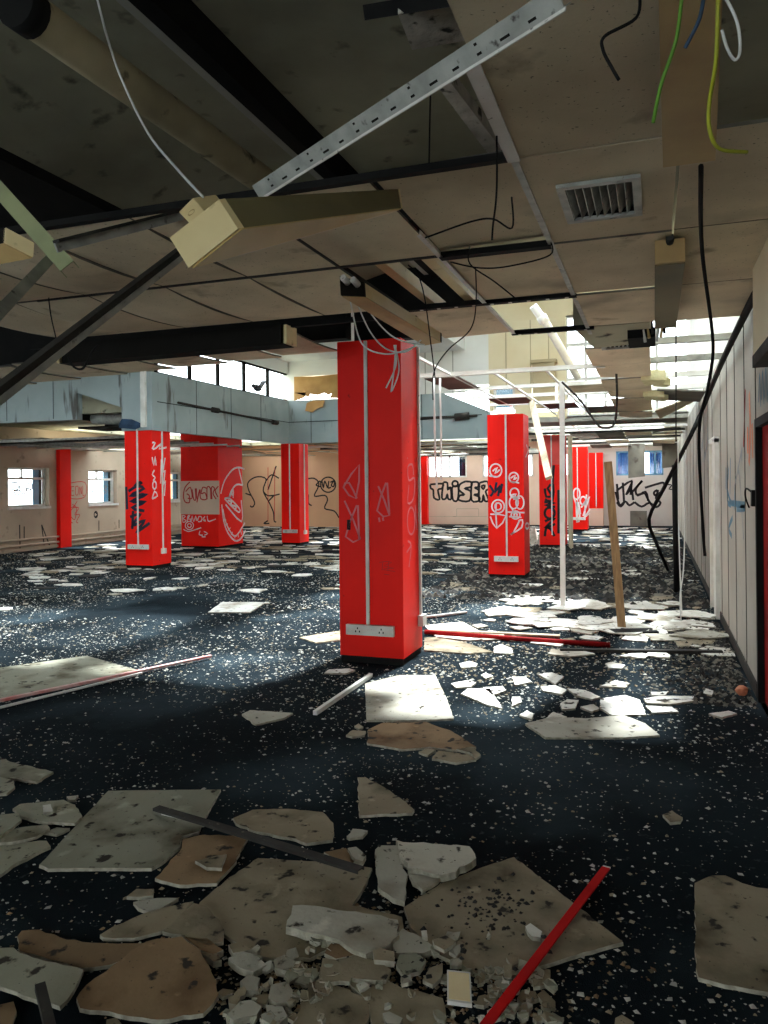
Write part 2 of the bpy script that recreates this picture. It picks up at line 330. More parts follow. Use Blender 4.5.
# far walls
m = MB(); m.box((-16.6, 26.0, 0), (-9.0, 26.2, 3.1)); m.box((-9.2, 26.2, 0), (-9.0, 28.6, 3.1)); m.box((-16.6, 22.6, 0), (-14.6, 22.8, 3.1)); m.box((-16.7, 22.6, 0), (-16.5, 26.2, 3.1))
cp = crop(240, 440, 7.314); P26 = lambda x, y: ony(x, y, 26.0)
paint(m, cp, P26, [[(40, 390), (80, 405)], [(75, 480), (85, 490), (100, 482), (105, 450), (65, 370), (60, 310), (120, 270), (190, 285), (170, 370), (215, 460), (245, 530), (250, 590), (265, 600)], [(190, 300), (230, 255), (285, 280)], [(170, 375), (200, 405), (250, 405), (290, 395)], [(205, 450), (250, 405)], [(265, 190), (205, 365)], [(205, 590), (175, 610), (215, 610)],
    [(485, 285), (540, 280), (575, 310), (570, 350), (545, 410), (620, 405), (640, 440), (620, 500), (690, 520), (725, 570)], circ(645, 327, 55), [(600, 300), (610, 350), (620, 300), (640, 350)], [(650, 300), (645, 350), (665, 345)], [(660, 310), (690, 300), (685, 340), (668, 330), (685, 300)], [(485, 445), (500, 400), (500, 460), (525, 480)], [(555, 330), (585, 300), (590, 340), (555, 330)], [(485, 550), (495, 580), (485, 620)]], .075, (0, -1, 0), 1)
paint(m, cp, P26, [[(205, 200), (205, 590)], [(255, 200), (252, 590)]], .04, (0, -1, 0), 2, 0)
struct(m.build('wall_back_left', ['peach_wall', 'black_paint', 'redink_paint']))
WF = [(-8.25, -6.7, 1.78, 2.62), (-6.1, -4.2, 1.78, 2.62), (-3.9, -2.4, 1.78, 2.62), (-1.28, -.62, 1.78, 2.64), (-.45, .30, 1.78, 2.64)]
m = MB(); wall_y(m, -9.1, -3.3, 0, 3.1, YF, YF+.25, WF[:2])
ct = crop(420, 440, 6.4); PF = lambda x, y: ony(x, y, YF)
T = [[(65, 285), (145, 280), (140, 310), (115, 320), (125, 380), (90, 370), (85, 320), (70, 310), (65, 285)], [(150, 270), (175, 275), (178, 320), (195, 300), (200, 375), (180, 375), (175, 345), (165, 375), (140, 370), (150, 270)],
     [(205, 300), (245, 300), (240, 385), (210, 380), (205, 300)], circ(225, 280, 18), [(290, 265), (330, 270), (325, 300), (285, 310), (325, 330), (315, 390), (250, 385), (255, 355), (285, 350), (250, 320), (255, 285), (290, 265)],
     [(330, 270), (370, 270), (372, 300), (350, 305), (375, 320), (372, 345), (345, 350), (380, 365), (375, 390), (330, 385), (330, 270)], [(380, 275), (430, 265), (440, 310), (420, 330), (440, 385), (415, 390), (405, 350), (400, 390), (378, 385), (380, 275)], [(392, 295), (415, 290), (405, 315), (392, 295)]]
paint(m, ct, PF, T, .115, (0, -1, 0), 1, 3)
paint(m, ct, PF, [[(235, 440), (235, 490)], [(375, 440), (375, 490)], [(235, 440), (375, 440)], [(50, 490), (430, 490)]], .03, (0, -1, 0), 2, 0)
struct(m.build('wall_back', ['rose_wall', 'black_paint', 'beige_wall']))
m = MB(); wall_y(m, -3.3, 1.2, 0, 3.1, YF, YF+.25, WF[2:])
cu = crop(600, 450, 7.68)
U = [[(130, 260), (140, 380)], [(120, 320), (150, 420), (185, 400)], [(175, 250), (185, 400)], [(125, 315), (245, 235), (200, 345), (240, 300), (255, 385)], [(130, 400), (160, 435), (195, 395), (225, 425), (265, 400)], [(245, 235), (235, 345)], [(325, 235), (275, 300), (290, 350), (350, 320), (370, 390)], [(285, 345), (345, 330)], [(250, 320), (325, 235)], [(265, 400), (320, 435), (380, 405), (430, 440), (465, 405), (430, 370), (445, 310), (415, 325), (430, 350), (490, 300), (490, 255), (460, 255), (345, 290)], [(345, 330), (375, 390), (410, 440)],
     ]
paint(m, cu, PF, U, .115, (0, -1, 0), 1, 3)
paint(m, cu, PF, [[(510, 265), (550, 270), (530, 300), (570, 300)], [(560, 260), (600, 265), (580, 310)], [(620, 270), (600, 300), (630, 295)], [(670, 262), (645, 270), (640, 300), (670, 305)]], .06, (0, -1, 0), 1, 3)
m.stroke([PF(*cu(p)) for p in [(610, 475), (675, 475)]], .7, (0, -1, 0), 2, 0)
struct(m.build('wall_back_right', ['pale_wall', 'black_paint', 'blue_frame']))
for k, (xa, xb, za, zb) in enumerate(WF):
    m = MB(); d = .06; ya, yb = YF+.02, YF+.09
    m.box((xa, ya, za), (xa+d, yb, zb)); m.box((xb-d, ya, za), (xb, yb, zb)); m.box((xa, ya, za), (xb, yb, za+d)); m.box((xa, ya, zb-d), (xb, yb, zb))
    xm = (xa+xb)/2+.1; m.box((xm-.03, ya, za), (xm+.03, yb, zb))
    o = struct(m.build('window_%d' % (30+k), 'blue_frame' if k > 2 else 'white_metal')); MB().box((xa, YF+.05, za), (xb, YF+.056, zb)).build('pane', 'glass', o)
    if k != 1:
        q = MB(); n = 10; x0, x1 = (xa+.05, xa+.52) if k == 3 else ((xa+.28, xb-.06) if k == 4 else (xb-.35, xb-.05))
        pts = []
        for i in range(n+1): pts.append((x0+(x1-x0)*i/n, YF+.15+.025*(-1)**i))
        for i in range(n):
            (a, b), (c, e) = pts[i], pts[i+1]; q.hexa([(a, b, za+.02), (c, e, za+.02), (c, e+.006, za+.02), (a, b+.006, za+.02), (a, b, zb-.02), (c, e, zb-.02), (c, e+.006, zb-.02), (a, b+.006, zb-.02)])
        q.build('curtain', 'blue_curtain' if k > 2 else 'blue_tape', o)
# partition on the right, panel by panel, with a red door near the camera
DOOR = (4.95, 6.10, 0.0, 2.0)
ins = [(9.6, 10.5, 0.0, 2.05)]
m = MB(); wall_x(m, -5, 28.6, 0, 2.95, XR, XR+.14, [DOOR]+ins); m.box((XR, -5, 2.95), (XR+.14, 6.6, 3.62))
for y in [6.16, 6.9, 7.7, 8.5, 9.3, 10.6, 11.4, 12.3, 13.3, 14.4, 15.6, 17, 18.6, 20.5, 23, 26]: m.box((XR-.004, y-.012, .0), (XR, y+.012, 2.95), 1)
cw = crop(690, 380, 6.4); PR = lambda x, y: onx(x, y, XR)
paint(m, cw, PR, [[(240, 520), (240, 760), (265, 800)], [(262, 500), (258, 730)], [(290, 690), (285, 830)], [(240, 700), (262, 780), (290, 790), (350, 800)], [(275, 880), (250, 950), (270, 1000)], [(250, 560), (245, 640)], [(232, 560), (232, 700)], [(350, 790), (350, 820), (300, 825)]], .085, (-1, 0, 0), 2)
paint(m, cw, PR, [[(285, 690), (335, 440)], [(335, 440), (330, 520)], [(310, 600), (320, 620), (345, 1020)]], .06, (-1, 0, 0), 3)
paint(m, cw, PR, [[(115, 300), (110, 420), (90, 500)], [(85, 380), (75, 450)], [(112, 560), (112, 640)], [(75, 520), (70, 620)], [(20, 480), (20, 640)], [(50, 500), (55, 600)]], .16, (-1, 0, 0), 3)
paint(m, cw, PR, [[(357, 60), (352, 200), (345, 430)]], .09, (-1, 0, 0), 4)
paint(m, cw, PR, [[(380, 80), (388, 300), (380, 540)], [(400, 280), (405, 500)], [(370, 300), (372, 470)], [(40, 870), (40, 1000)]], .13, (-1, 0, 0), 5)
for k in range(7): m.stroke([(XR, 4.9+.16*k, 2.10), (XR, 4.95+.16*k, 2.33), (XR, 5.02+.16*k, 2.14)], .03, (-1, 0, 0), 2)
struct(m.build('wall_right', ['panel_wall', 'dark_metal', 'blue_paint', 'grey_paint', 'red_dark', 'orange_paint']))
m = MB(); m.box((XR-.012, 6.2, 0), (XR, 9.5, .10)); m.box((XR-.012, 10.6, 0), (XR, 28.5, .10)); struct(m.build('baseboard_right', 'dark_metal'))
m = MB(); m.box((XR+.03, DOOR[0]+.03, .01), (XR+.08, DOOR[1]-.03, 1.97))
o = struct(m.build('door_1', 'red_dark'))
m = MB(); m.box((XR-.015, DOOR[1]-.03, 0), (XR+.12, DOOR[1]+.03, 2.03)); m.box((XR-.015, DOOR[0]-.03, 0), (XR+.12, DOOR[0]+.03, 2.03)); m.box((XR-.015, DOOR[0], 1.97), (XR+.12, DOOR[1], 2.03)); m.build('door_frame', 'black', o)
m = MB(); m.box((XR+.05, 9.63, .01), (XR+.09, 10.47, 2.02)); o = struct(m.build('door_2', 'cream'))
m = MB(); 
for y in (9.6, 9.8, 10.5): m.box((XR-.05, y-.05, 0), (XR+.02, y+.05, 2.07))
m.box((XR-.05, 9.55, 2.03), (XR+.02, 10.55, 2.10)); m.build('door_frame', 'white_metal', o)
# upper side wall of the light well above the partition, and outer wall behind it
m = MB(); m.box((XR+.02, 6.6, 2.95), (XR+.2, 18.8, 6.4)); struct(m.build('wall_right_upper', 'white_wall'))
m = MB(); wall_y(m, -15, 3.0, 0, 3.7, -5.2, -5.0, [(-13, -9, .9, 2.9), (-8, -4.2, .9, 2.9), (-3.4, .5, .9, 2.9)]); struct(m.build('wall_front', 'beige_wall'))
for k, (a, b) in enumerate(((-13, -9), (-8, -4.2), (-3.4, .5))):
    m = MB()
    for x in (a+.03, (a+b)/2, b-.03): m.box((x-.03, -5.13, .9), (x+.03, -5.07, 2.9))
    m.box((a, -5.13, .9), (b, -5.07, .96)); m.box((a, -5.13, 2.84), (b, -5.07, 2.9)); o = struct(m.build('window_%d' % (40+k), 'white_metal')); MB().box((a, -5.103, .9), (b, -5.097, 2.9)).build('pane', 'glass', o)

# light-well bulkheads -------------------------------------------------
Z0, Z1 = 2.66, 3.78
m = MB()
m.box((-16.5, 12.4, 2.93), (-10.83, 12.55, Z1)); m.hexa([(-10.83, 12.4, 3.46), (-9.75, 12.4, 3.12), (-9.75, 12.55, 3.12), (-10.83, 12.55, 3.46), (-10.83, 12.4, Z1), (-9.75, 12.4, Z1), (-9.75, 12.55, Z1), (-10.83, 12.55, Z1)]); m.box((-10.9, 13.3, 2.75), (-9.7, 13.35, 3.5), 1); m.box((-10.9, 12.5, 2.75), (-9.7, 13.3, 2.79), 1); m.box((-10.9, 12.56, 2.93), (-10.84, 13.3, 3.05), 1)  # near-black back, floor and side paint in the shade of the recess
m.box((-9.75, 12.38, Z0), (-9.05, 12.55, Z1))                                   # pier above the first column
m.box((-9.20, 12.55, Z0), (-9.05, 18.35, Z1)); m.box((-9.06, 12.55, Z0+.55), (-9.045, 18.2, Z0+.565), 1)
m.box((-9.05, 18.2, Z0), (-4.85, 18.35, Z1)); m.box((-9.05, 18.185, Z0+.55), (-3.9, 18.2, Z0+.565), 1)
m.hexa([(-4.85, 18.2, Z0), (-3.7, 18.2, Z0), (-3.7, 18.35, Z0), (-4.85, 18.35, Z0), (-4.85, 18.2, Z1), (-3.7, 18.2, 3.28), (-3.7, 18.35, 3.28), (-4.85, 18.35, Z1)])
for y in (13.9, 15.3, 16.7): m.box((-9.05, y-.006, Z0), (-9.046, y+.006, Z1), 1)
for x in (-15.3, -14.0, -12.6, -11.4): m.box((x-.006, 12.374, Z0+.3), (x+.006, 12.378, Z1-.02), 1)
for x in (-8.4, -7.3, -6.4, -5.4): m.box((x-.006, 18.194, Z0), (x+.006, 18.2, Z1), 1)
struct(m.build('wall_bulkhead', ['fascia', 'frame_dark']))
# clerestory on the left of the light well
ys = [12.6, 13.75, 14.85, 16.0, 17.18, 18.3]
m = MB(); m.box((-9.22, 12.76, 4.50), (-9.05, 18.19, 4.79)); struct(m.build('wall_clerestory', 'soffit_white'))
for k, (a, b) in enumerate(zip(ys, ys[1:])):
    m = MB(); m.box((-9.15, a, Z1), (-9.09, a+.05, 4.5)); m.box((-9.15, b-.03, Z1), (-9.09, b, 4.5)); m.box((-9.15, a, Z1), (-9.09, b, Z1+.03)); m.box((-9.15, a, 4.46), (-9.09, b, 4.5))
    o = struct(m.build('window_%d' % (50+k), 'frame_dark')); MB().box((-9.123, a, Z1), (-9.117, b, 4.5)).build('pane', 'glass', o)
# upper end wall of the light well: boarded left, white panels, cream panels, glazing on the right
m = MB(); m.box((-9.2, 18.2, Z1), (-8.85, 18.35, 4.85)); m.box((-7.6, 18.2, Z1), (-4.3, 18.35, 6.4)); m.box((-4.3, 18.2, 3.95), (-3.72, 18.35, 6.4)); m.box((-8.85, 18.2, 4.40), (-7.6, 18.35, 4.85)); m.box((-3.72, 18.2, 5.4), (1, 18.35, 6.4), 1)
for x in (-6.6, -6.0, -5.3, -4.6): m.box((x-.012, 18.19, Z1), (x+.012, 18.2, 6.2), 2)
struct(m.build('wall_end_upper', ['white_wall', 'cream', 'slab_edge']))
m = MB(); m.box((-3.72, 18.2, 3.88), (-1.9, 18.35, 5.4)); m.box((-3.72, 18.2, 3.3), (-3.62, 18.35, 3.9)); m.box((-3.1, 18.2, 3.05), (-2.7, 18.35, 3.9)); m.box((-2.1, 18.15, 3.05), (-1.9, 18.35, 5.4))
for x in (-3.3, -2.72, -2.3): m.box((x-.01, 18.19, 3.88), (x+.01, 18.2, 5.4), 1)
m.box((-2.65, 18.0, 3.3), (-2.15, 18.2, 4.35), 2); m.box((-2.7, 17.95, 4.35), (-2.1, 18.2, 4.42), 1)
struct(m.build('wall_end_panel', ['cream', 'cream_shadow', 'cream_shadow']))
m = MB(); m.box((-3.62, 18.26, 3.32), (-3.56, 18.32, 3.9)); m.box((-3.16, 18.26, 3.32), (-3.1, 18.32, 3.9)); o = struct(m.build('window_60', 'white_metal')); MB().box((-3.6, 18.28, 3.1), (-3.1, 18.286, 3.9)).build('pane', 'glass', o)
MB().box((-3.58, 18.30, 3.38), (-3.14, 18.31, 3.84)).build('sky_sheet', 'blue_frame', o)  # added blue sheet stands in for sky behind the glass
for k, (xa, xb, za, zb, nx) in enumerate([(-1.9, -.6, 3.1, 5.4, 3), (-.6, .75, 3.1, 5.4, 2)]):
    m = MB()
    for i in range(nx+1):
        x = xa+(xb-xa)*i/nx; m.box((x-.03, 18.22, za), (x+.03, 18.3, zb))
    for z in (za, 3.62, 3.95, 4.25, 4.75, zb): m.box((xa, 18.2, z-.035), (xb, 18.32, z+.035))
    o = struct(m.build('window_%d' % (61+k), 'white_metal')); MB().box((xa, 18.255, za), (xb, 18.261, zb)).build('pane', 'glass', o)
m = MB(); m.box((-3.7, 18.2, 2.98), (1, 19.7, 3.1)); struct(m.build('trim_1', 'slab_edge'))
m = MB(); m.box((-16.4, 6.76, 2.98), (-2.75, 6.9, 3.62)); m.box((-2.0, 6.76, 3.10), (-1.45, 6.9, 3.62)); m.box((-2.75, 6.98, 2.98), (-2.0, 7.1, 3.95)); m.box((-2.0, 6.9, 3.10), (-1.45, 7.1, 3.95)); struct(m.build('blackout_trim', 'black'))  # added black boxes paint the ceiling void dark and block stray light

# ------------------------------------------------------------------ red columns
def red_column(loc, w_, d, h, label, name='red_column', front=None, side=None, mats=('red',), trunk=(.5,), sidetrunk=None, socket=None, plinth=True, sidebox=None, group='red square columns'):
    x, y = loc; t = thing(name, (x+w_/2, y+d/2, 0), label, 'column', group)
    m = MB(); m.box((x, y, .0 if not plinth else .06), (x+w_, y+d, h))
    if front: front(m)
    if side: side(m)
    m.build('shaft', list(mats), t)
    if plinth: MB().box((x+.008, y+.008, 0), (x+w_-.008, y+d-.008, .06)).build('plinth', 'black', t)
    for u, z0 in ((u, socket[2] if socket else .3) for u in trunk):
        MB().box((x+u-.014, y-.022, z0), (x+u+.014, y, h-.01)).build('cable_trunking', 'trunking', t)
    if socket:
        u0, u1, z = socket
        b = MB(); b.box((x+u0, y-.045, z-.045), (x+u1, y, z+.045)); so_ = b.build('socket_box', 'trunking', t)
        n = max(2, int((u1-u0)/.16)); p = MB()
        for i in range(n):
            c = x+u0+(u1-u0)*(i+.5)/n
            for dx, dz in ((-.018, -.012), (.018, -.012), (0, .016)): p.box((c+dx-.005, y-.047, z+dz-.008), (c+dx+.005, y-.045, z+dz+.008))
        p.build('socket_holes', 'frame_dark', so_)
    if sidetrunk is not None:
        MB().box((x+w_, y+sidetrunk-.014, .36), (x+w_+.022, y+sidetrunk+.014, h-.01)).build('cable_trunking', 'trunking', t)
        MB().box((x+w_, y+sidetrunk-.06, .27), (x+w_+.05, y+sidetrunk+.06, .37)).build('junction_box', 'trunking', t)
    return t
# main column
MX, MY = -2.68, 6.38
cm = crop(330, 440, 4.45); PM = lambda x, y: ony(x, y, MY); PMs = lambda x, y: onx(x, y, MX+.6)
def fr(m):
    paint(m, cm, PM, [[(60, 210), (130, 110), (115, 260), (60, 210), (85, 190), (120, 260)], [(65, 270), (135, 440), (70, 430), (120, 290)], [(130, 445), (125, 290)], [(250, 190), (210, 315), (265, 335), (215, 205)], [(265, 330), (255, 190)], [(218, 345), (222, 365)], [(235, 345), (238, 360)]], .025, (0, -1, 0), 1, 2)
    paint(m, cm, PM, [[(220, 545), (250, 540), (275, 545), (240, 560), (285, 570), (230, 575), (290, 585)], [(235, 545), (232, 580)], [(262, 540), (258, 580)], [(240, 597), (265, 600)]], .007, (0, -1, 0), 2, 2)
    paint(m, cm, PM, [[(84, 355), (84, 400)]], .05, (0, -1, 0), 3, 0)
def sdm(m):
    paint(m, cm, PMs, [[(370, 155), (365, 110), (345, 120), (350, 180), (375, 170), (370, 260), (345, 280), (350, 200)], circ(360, 360, 17, 60), [(345, 450), (360, 470), (350, 565)], [(360, 470), (340, 500)], [(378, 290), (385, 400)], [(343, 78), (344, 84)]], .028, (1, 0, 0), 1, 3)
red_column((MX, MY), .6, .56, CZ+.02, 'large red square column nearest the camera with pink scrawled stars', front=fr, side=sdm, mats=('red', 'pink_paint', 'redink_paint', 'black_paint'), trunk=(.275,), socket=(.075, .52, .30), sidetrunk=.49)
# column at the second row (right of centre)
cR = crop(420, 440, 6.4); PRc = lambda x, y: ony(x, y, 12.7); PRs = lambda x, y: onx(x, y, -2.02)
def fr(m):
    paint(m, cR, PRc, [circ(485, 195, 38, 42), [(465, 200), (495, 175), (480, 215), (510, 190)], [(440, 230), (490, 235)], circ(600, 240, 30, 32), [(580, 245), (610, 225), (600, 255), (620, 240)], [(575, 265), (635, 275)], circ(605, 340, 28, 32), [(580, 355), (615, 345), (600, 380), (640, 370)], circ(600, 400, 28, 40), circ(640, 400, 25, 42), circ(500, 425, 40, 42), circ(500, 425, 20, 22), [(490, 400), (485, 460), (492, 565)], [(450, 475), (550, 485), (490, 565), (450, 490)], circ(612, 480, 28, 25), circ(612, 480, 10), [(550, 460), (670, 465)], [(570, 490), (650, 495)], [(590, 440), (600, 470)], [(640, 510), (600, 590), (580, 605), (650, 560), (655, 510), (630, 520)]], .036, (0, -1, 0), 1, 2)
    paint(m, cR, PRc, [[(445, 290), (470, 330), (450, 360)], [(490, 270), (480, 340), (510, 290), (500, 360)], [(525, 280), (515, 340)]], .06, (0, -1, 0), 2, 2)
def sd2(m): paint(m, cR, PRs, [[(680, 30), (690, 70), (675, 110)], circ(685, 550, 12, 18)], .05, (1, 0, 0), 1, 2)
red_column((-2.63, 12.7), .6, .56, 2.72, 'red column behind and right of the nearest one with round white looping tags', front=fr, side=sd2, mats=('red', 'white_paint', 'navy_paint'), trunk=(.31,), socket=(.10, .50, .32))
cS = crop(536, 420, 7.31); PS = lambda x, y: ony(x, y, 18.9)
def fr(m):
    paint(m, cS, PS, [[(65, 500), (75, 560), (115, 550), (85, 500), (125, 470), (120, 590), (65, 580)], [(60, 600), (140, 605), (65, 625), (140, 635)], circ(100, 680, 36, 40), [(65, 740), (140, 715), (65, 790), (140, 760)], [(65, 850), (75, 790), (110, 800), (135, 850)], [(165, 510), (165, 830)], [(130, 330), (120, 480)]], .09, (0, -1, 0), 1, 2)
    paint(m, cS, PS, [[(60, 150), (85, 250), (100, 150), (110, 250)], [(60, 200), (120, 190)], [(75, 160), (70, 280)]], .05, (0, -1, 0), 2, 2)
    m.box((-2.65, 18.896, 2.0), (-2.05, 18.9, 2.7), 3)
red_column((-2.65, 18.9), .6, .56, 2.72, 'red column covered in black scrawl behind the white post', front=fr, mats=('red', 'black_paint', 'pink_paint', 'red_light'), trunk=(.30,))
PT = lambda x, y: ony(x, y, 25.2)
def fr(m):
    paint(m, cS, PT, [circ(297, 540, 24, 40), [(275, 560), (320, 700), (300, 750), (295, 600)], circ(345, 590, 22, 30), [(330, 640), (390, 560), (345, 700), (395, 680), (340, 720)], [(310, 600), (325, 690)], [(370, 545), (355, 700), (395, 650)]], .075, (0, -1, 0), 1, 2)
red_column((-2.62, 25.2), .6, .5, 2.68, 'dark red far column with a dense white tag near its foot', front=fr, mats=('red', 'white_paint'), trunk=(.3,), socket=(.02, .54, .40))
m = MB(); m.box((-2.2, 28.2, .62), (-1.72, 28.498, 2.6)); t = thing('red_pilaster', (-1.96, 28.35, 0), 'narrow red pilaster with a pale boarded foot against the far wall right of the columns', 'pilaster'); m.build('shaft', 'red', t)
MB().box((-2.2, 28.19, 0), (-1.72, 28.498, .62)).build('foot_board', 'rose_wall', t); MB().box((-1.97, 28.18, .65), (-1.94, 28.2, 2.6)).build('cable_trunking', 'trunking', t)
m = MB(); m.box((-8.55, 28.3, 0), (-8.22, 28.498, 2.66)); tag(m.build('red_pilaster', 'red'), 'red pilaster on the far wall just left of the black block-letter graffiti', 'pilaster')
m = MB(); m.box((XL+.002, 16.04, 0), (XL+.12, 16.44, 2.6)); tag(m.build('red_pilaster', 'red'), 'red pilaster between the first two windows of the left wall', 'pilaster')
# left row of columns
cL = crop(118, 420, 6.6); PC = lambda x, y: ony(x, y, 12.4); PCs = lambda x, y: onx(x, y, -9.08)
def fr(m):
    paint(m, cL, PC, [[(70, 470), (160, 410), (110, 430), (175, 450), (75, 500), (195, 490), (80, 540), (185, 540), (90, 580), (175, 600)], [(80, 640), (150, 620), (90, 700), (180, 660), (120, 740), (210, 680)], [(55, 440), (60, 590)], [(100, 600), (95, 720)]], .085, (0, -1, 0), 1, 3)
def sd3(m):
    paint(m, cL, PCs, [[(225, 150), (245, 150), (225, 190), (250, 185), (290, 150), (270, 190), (320, 180)], [(225, 245), (235, 300), (245, 240), (250, 300)], [(240, 330), (225, 360), (245, 380), (230, 400)], circ(240, 430, 12, 25), [(225, 520), (240, 470), (260, 500), (225, 520)], [(310, 250), (295, 350), (310, 330), (300, 430), (312, 400), (305, 500)], [(285, 260), (280, 420)]], .05, (1, 0, 0), 2, 2)
red_column((-9.70, 12.4), .62, .6, 2.70, 'red column at the left under the bulkhead corner, tagged in dark blue scribble', front=fr, side=sd3, mats=('red', 'navy_paint', 'white_paint'), trunk=(.30,), socket=(.08, .54, .42), sidetrunk=.32)
red_column((-9.28, 18.2), .52, .56, 2.66, 'slim red column at the far corner of the pale blue bulkhead', trunk=(.25,), socket=(.05, .46, .36), sidetrunk=.30, group='red square columns')
# broad red block
cB = crop(176, 440, 9.3); PB = lambda x, y: ony(x, y, 16.8); PBs = lambda x, y: onx(x, y, -10.33)
t = thing('red_block', (-10.9, 17.3, 0), 'broad red pillar with a pink notice board and a big white ring tag', 'column')
m = MB(); m.box((-11.42, 16.8, .05), (-10.33, 18.0, 3.0))
paint(m, cB, PB, [[(60, 700), (65, 765), (95, 750), (65, 730), (90, 710), (60, 700)], [(105, 765), (110, 710), (130, 700), (110, 735), (135, 735), (135, 765)], [(140, 765), (150, 705), (165, 760), (185, 705), (190, 750)], [(200, 750), (215, 710), (240, 720), (235, 755), (205, 760)], [(270, 710), (250, 740), (275, 755), (265, 735)], [(290, 705), (300, 755), (330, 750), (370, 735)], circ(125, 795, 38, 38), circ(125, 795, 18, 18), [(70, 830), (110, 850), (160, 840), (235, 815)], [(225, 845), (215, 880), (250, 885)], [(260, 850), (295, 870), (265, 885)], [(240, 900), (275, 900)]], .035, (0, -1, 0), 1, 2)
paint(m, cB, PBs, [[(415, 500), (450, 380), (520, 280), (580, 255), (635, 270)], [(580, 255), (620, 420)], [(620, 420), (560, 415), (510, 480), (490, 540)], [(490, 540), (530, 450), (530, 540)], [(450, 545), (500, 545), (590, 640), (580, 670), (510, 610), (450, 545)], [(460, 600), (610, 760), (605, 560)], [(425, 600), (440, 740), (480, 860), (545, 935), (600, 920), (645, 840)], [(435, 640), (460, 760), (510, 860), (560, 890), (640, 770)],
    [(480, 560), (520, 580), (500, 600), (560, 620), (540, 650)], [(530, 450), (505, 530)], [(515, 490), (530, 520)]], .07, (1, 0, 0), 1, 3)
paint(m, cB, PBs, [[(430, 680), (450, 700)], [(445, 740), (465, 745)], [(460, 790), (480, 780)], [(485, 840), (505, 815)], [(510, 885), (525, 855)], [(545, 915), (550, 885)], [(580, 905), (575, 870)], [(610, 880), (600, 840)]], .05, (1, 0, 0), 1, 0)
m.build('shaft', ['red', 'white_paint'], t); MB().box((-11.41, 16.81, 0), (-10.34, 17.99, .05)).build('plinth', 'black', t)
m = MB(); a, b = PB(*cB((45, 690))), PB(*cB((402, 378))); m.box((a.x, 16.775, a.z), (b.x, 16.80, b.z))
P2 = lambda x, y: ony(x, y, 16.775)
paint(m, cB, P2, [[(130, 390), (85, 440), (70, 520), (85, 575), (125, 580), (125, 520), (100, 500)], [(90, 480), (135, 440), (150, 540), (110, 540)], [(150, 460), (165, 550), (185, 550), (180, 450)], [(190, 450), (195, 550), (220, 460), (195, 580)], [(225, 460), (230, 545), (285, 550), (270, 490), (235, 500), (250, 440), (285, 450)], [(290, 550), (290, 440), (320, 450), (325, 550)], [(335, 550), (330, 440), (360, 450), (345, 500), (375, 550)], [(395, 430), (365, 470), (390, 530)]], .045, (0, -1, 0), 1, 3)
m.build('notice_board', ['rose_wall', 'redink_paint'], t)

# ------------------------------------------------------------------ hung ceiling: tiles, rails, fittings
XS = [0.69, 0.1, -0.5, -1.1, -1.7, -2.3, -2.9, -3.5, -4.1, -4.7, -5.3, -5.9]; YS = [0.65, 1.82, 2.98, 4.10, 5.28, 6.46]
def ceiling_tile(x0, x1, y0, y1, label, z=CZ, sag=0.0, tilt=(0, 0), m_='tile_face', g_='hung ceiling tiles', n=6, corner=None, cat='ceiling tile'):
    m = MB(); gx, gy = x1-x0-.012, y1-y0-.012; cx, cy = (x0+x1)/2, (y0+y1)/2
    def P(i, j, dz):
        u, v = i/n-.5, j/n-.5
        zz = z-sag*(1-4*u*u)*(1-4*v*v)*.6-sag*(1-4*v*v)*.5+tilt[0]*u*gx+tilt[1]*v*gy
        if corner: zz -= corner*max(0, u+v)**2
        return Vector((cx+u*gx, cy+v*gy, zz+dz))
    top = [P(i, j, .014) for j in range(n+1) for i in range(n+1)]; bot = [P(i, j, 0) for j in range(n+1) for i in range(n+1)]
    k = len(top); N = n+1
    fs = []
    for j in range(n):
        for i in range(n):
            a = j*N+i; fs.append((a, a+1, a+1+N, a+N)); fs.append((k+a, k+a+N, k+a+1+N, k+a+1))
    m.add(top+bot, fs, 0)
    e = [(i, i+1) for i in range(n)]+[(n+j*N, n+(j+1)*N) for j in range(n)]+[(n*N+i+1, n*N+i) for i in range(n)][::-1]+[((j+1)*N, j*N) for j in range(n)]
    b0 = 0
    m.f += [[b, a, a+k, b+k] for a, b in e]; m.m += [1]*len(e)
    return tag(m.build('ceiling_tile', [m_, 'tile_dark'], origin=(cx, cy, z)), label, cat, g_)
ROWN = ['overhead row nearest the camera', 'second row from the camera', 'third row, with the slatted vent', 'fourth row from the camera', 'last row at the edge of the light well']
for r in range(5):
    y0, y1 = YS[r], YS[r+1]
    if r != 2: ceiling_tile(-.5, .1, y0, y1, 'stained beige ceiling tile left of the strip lights, '+['nearest the camera', 'beside the loose black wire', '', 'just beyond the slatted vent', 'at the bright void edge'][r], tilt=(0, .004*r))
    if r >= 2: ceiling_tile(.1, .69, y0, y1, 'beige ceiling tile against the right wall, '+['', '', 'bordering the black hole', 'beside the small strip light', 'at the edge of the bright void'][r])
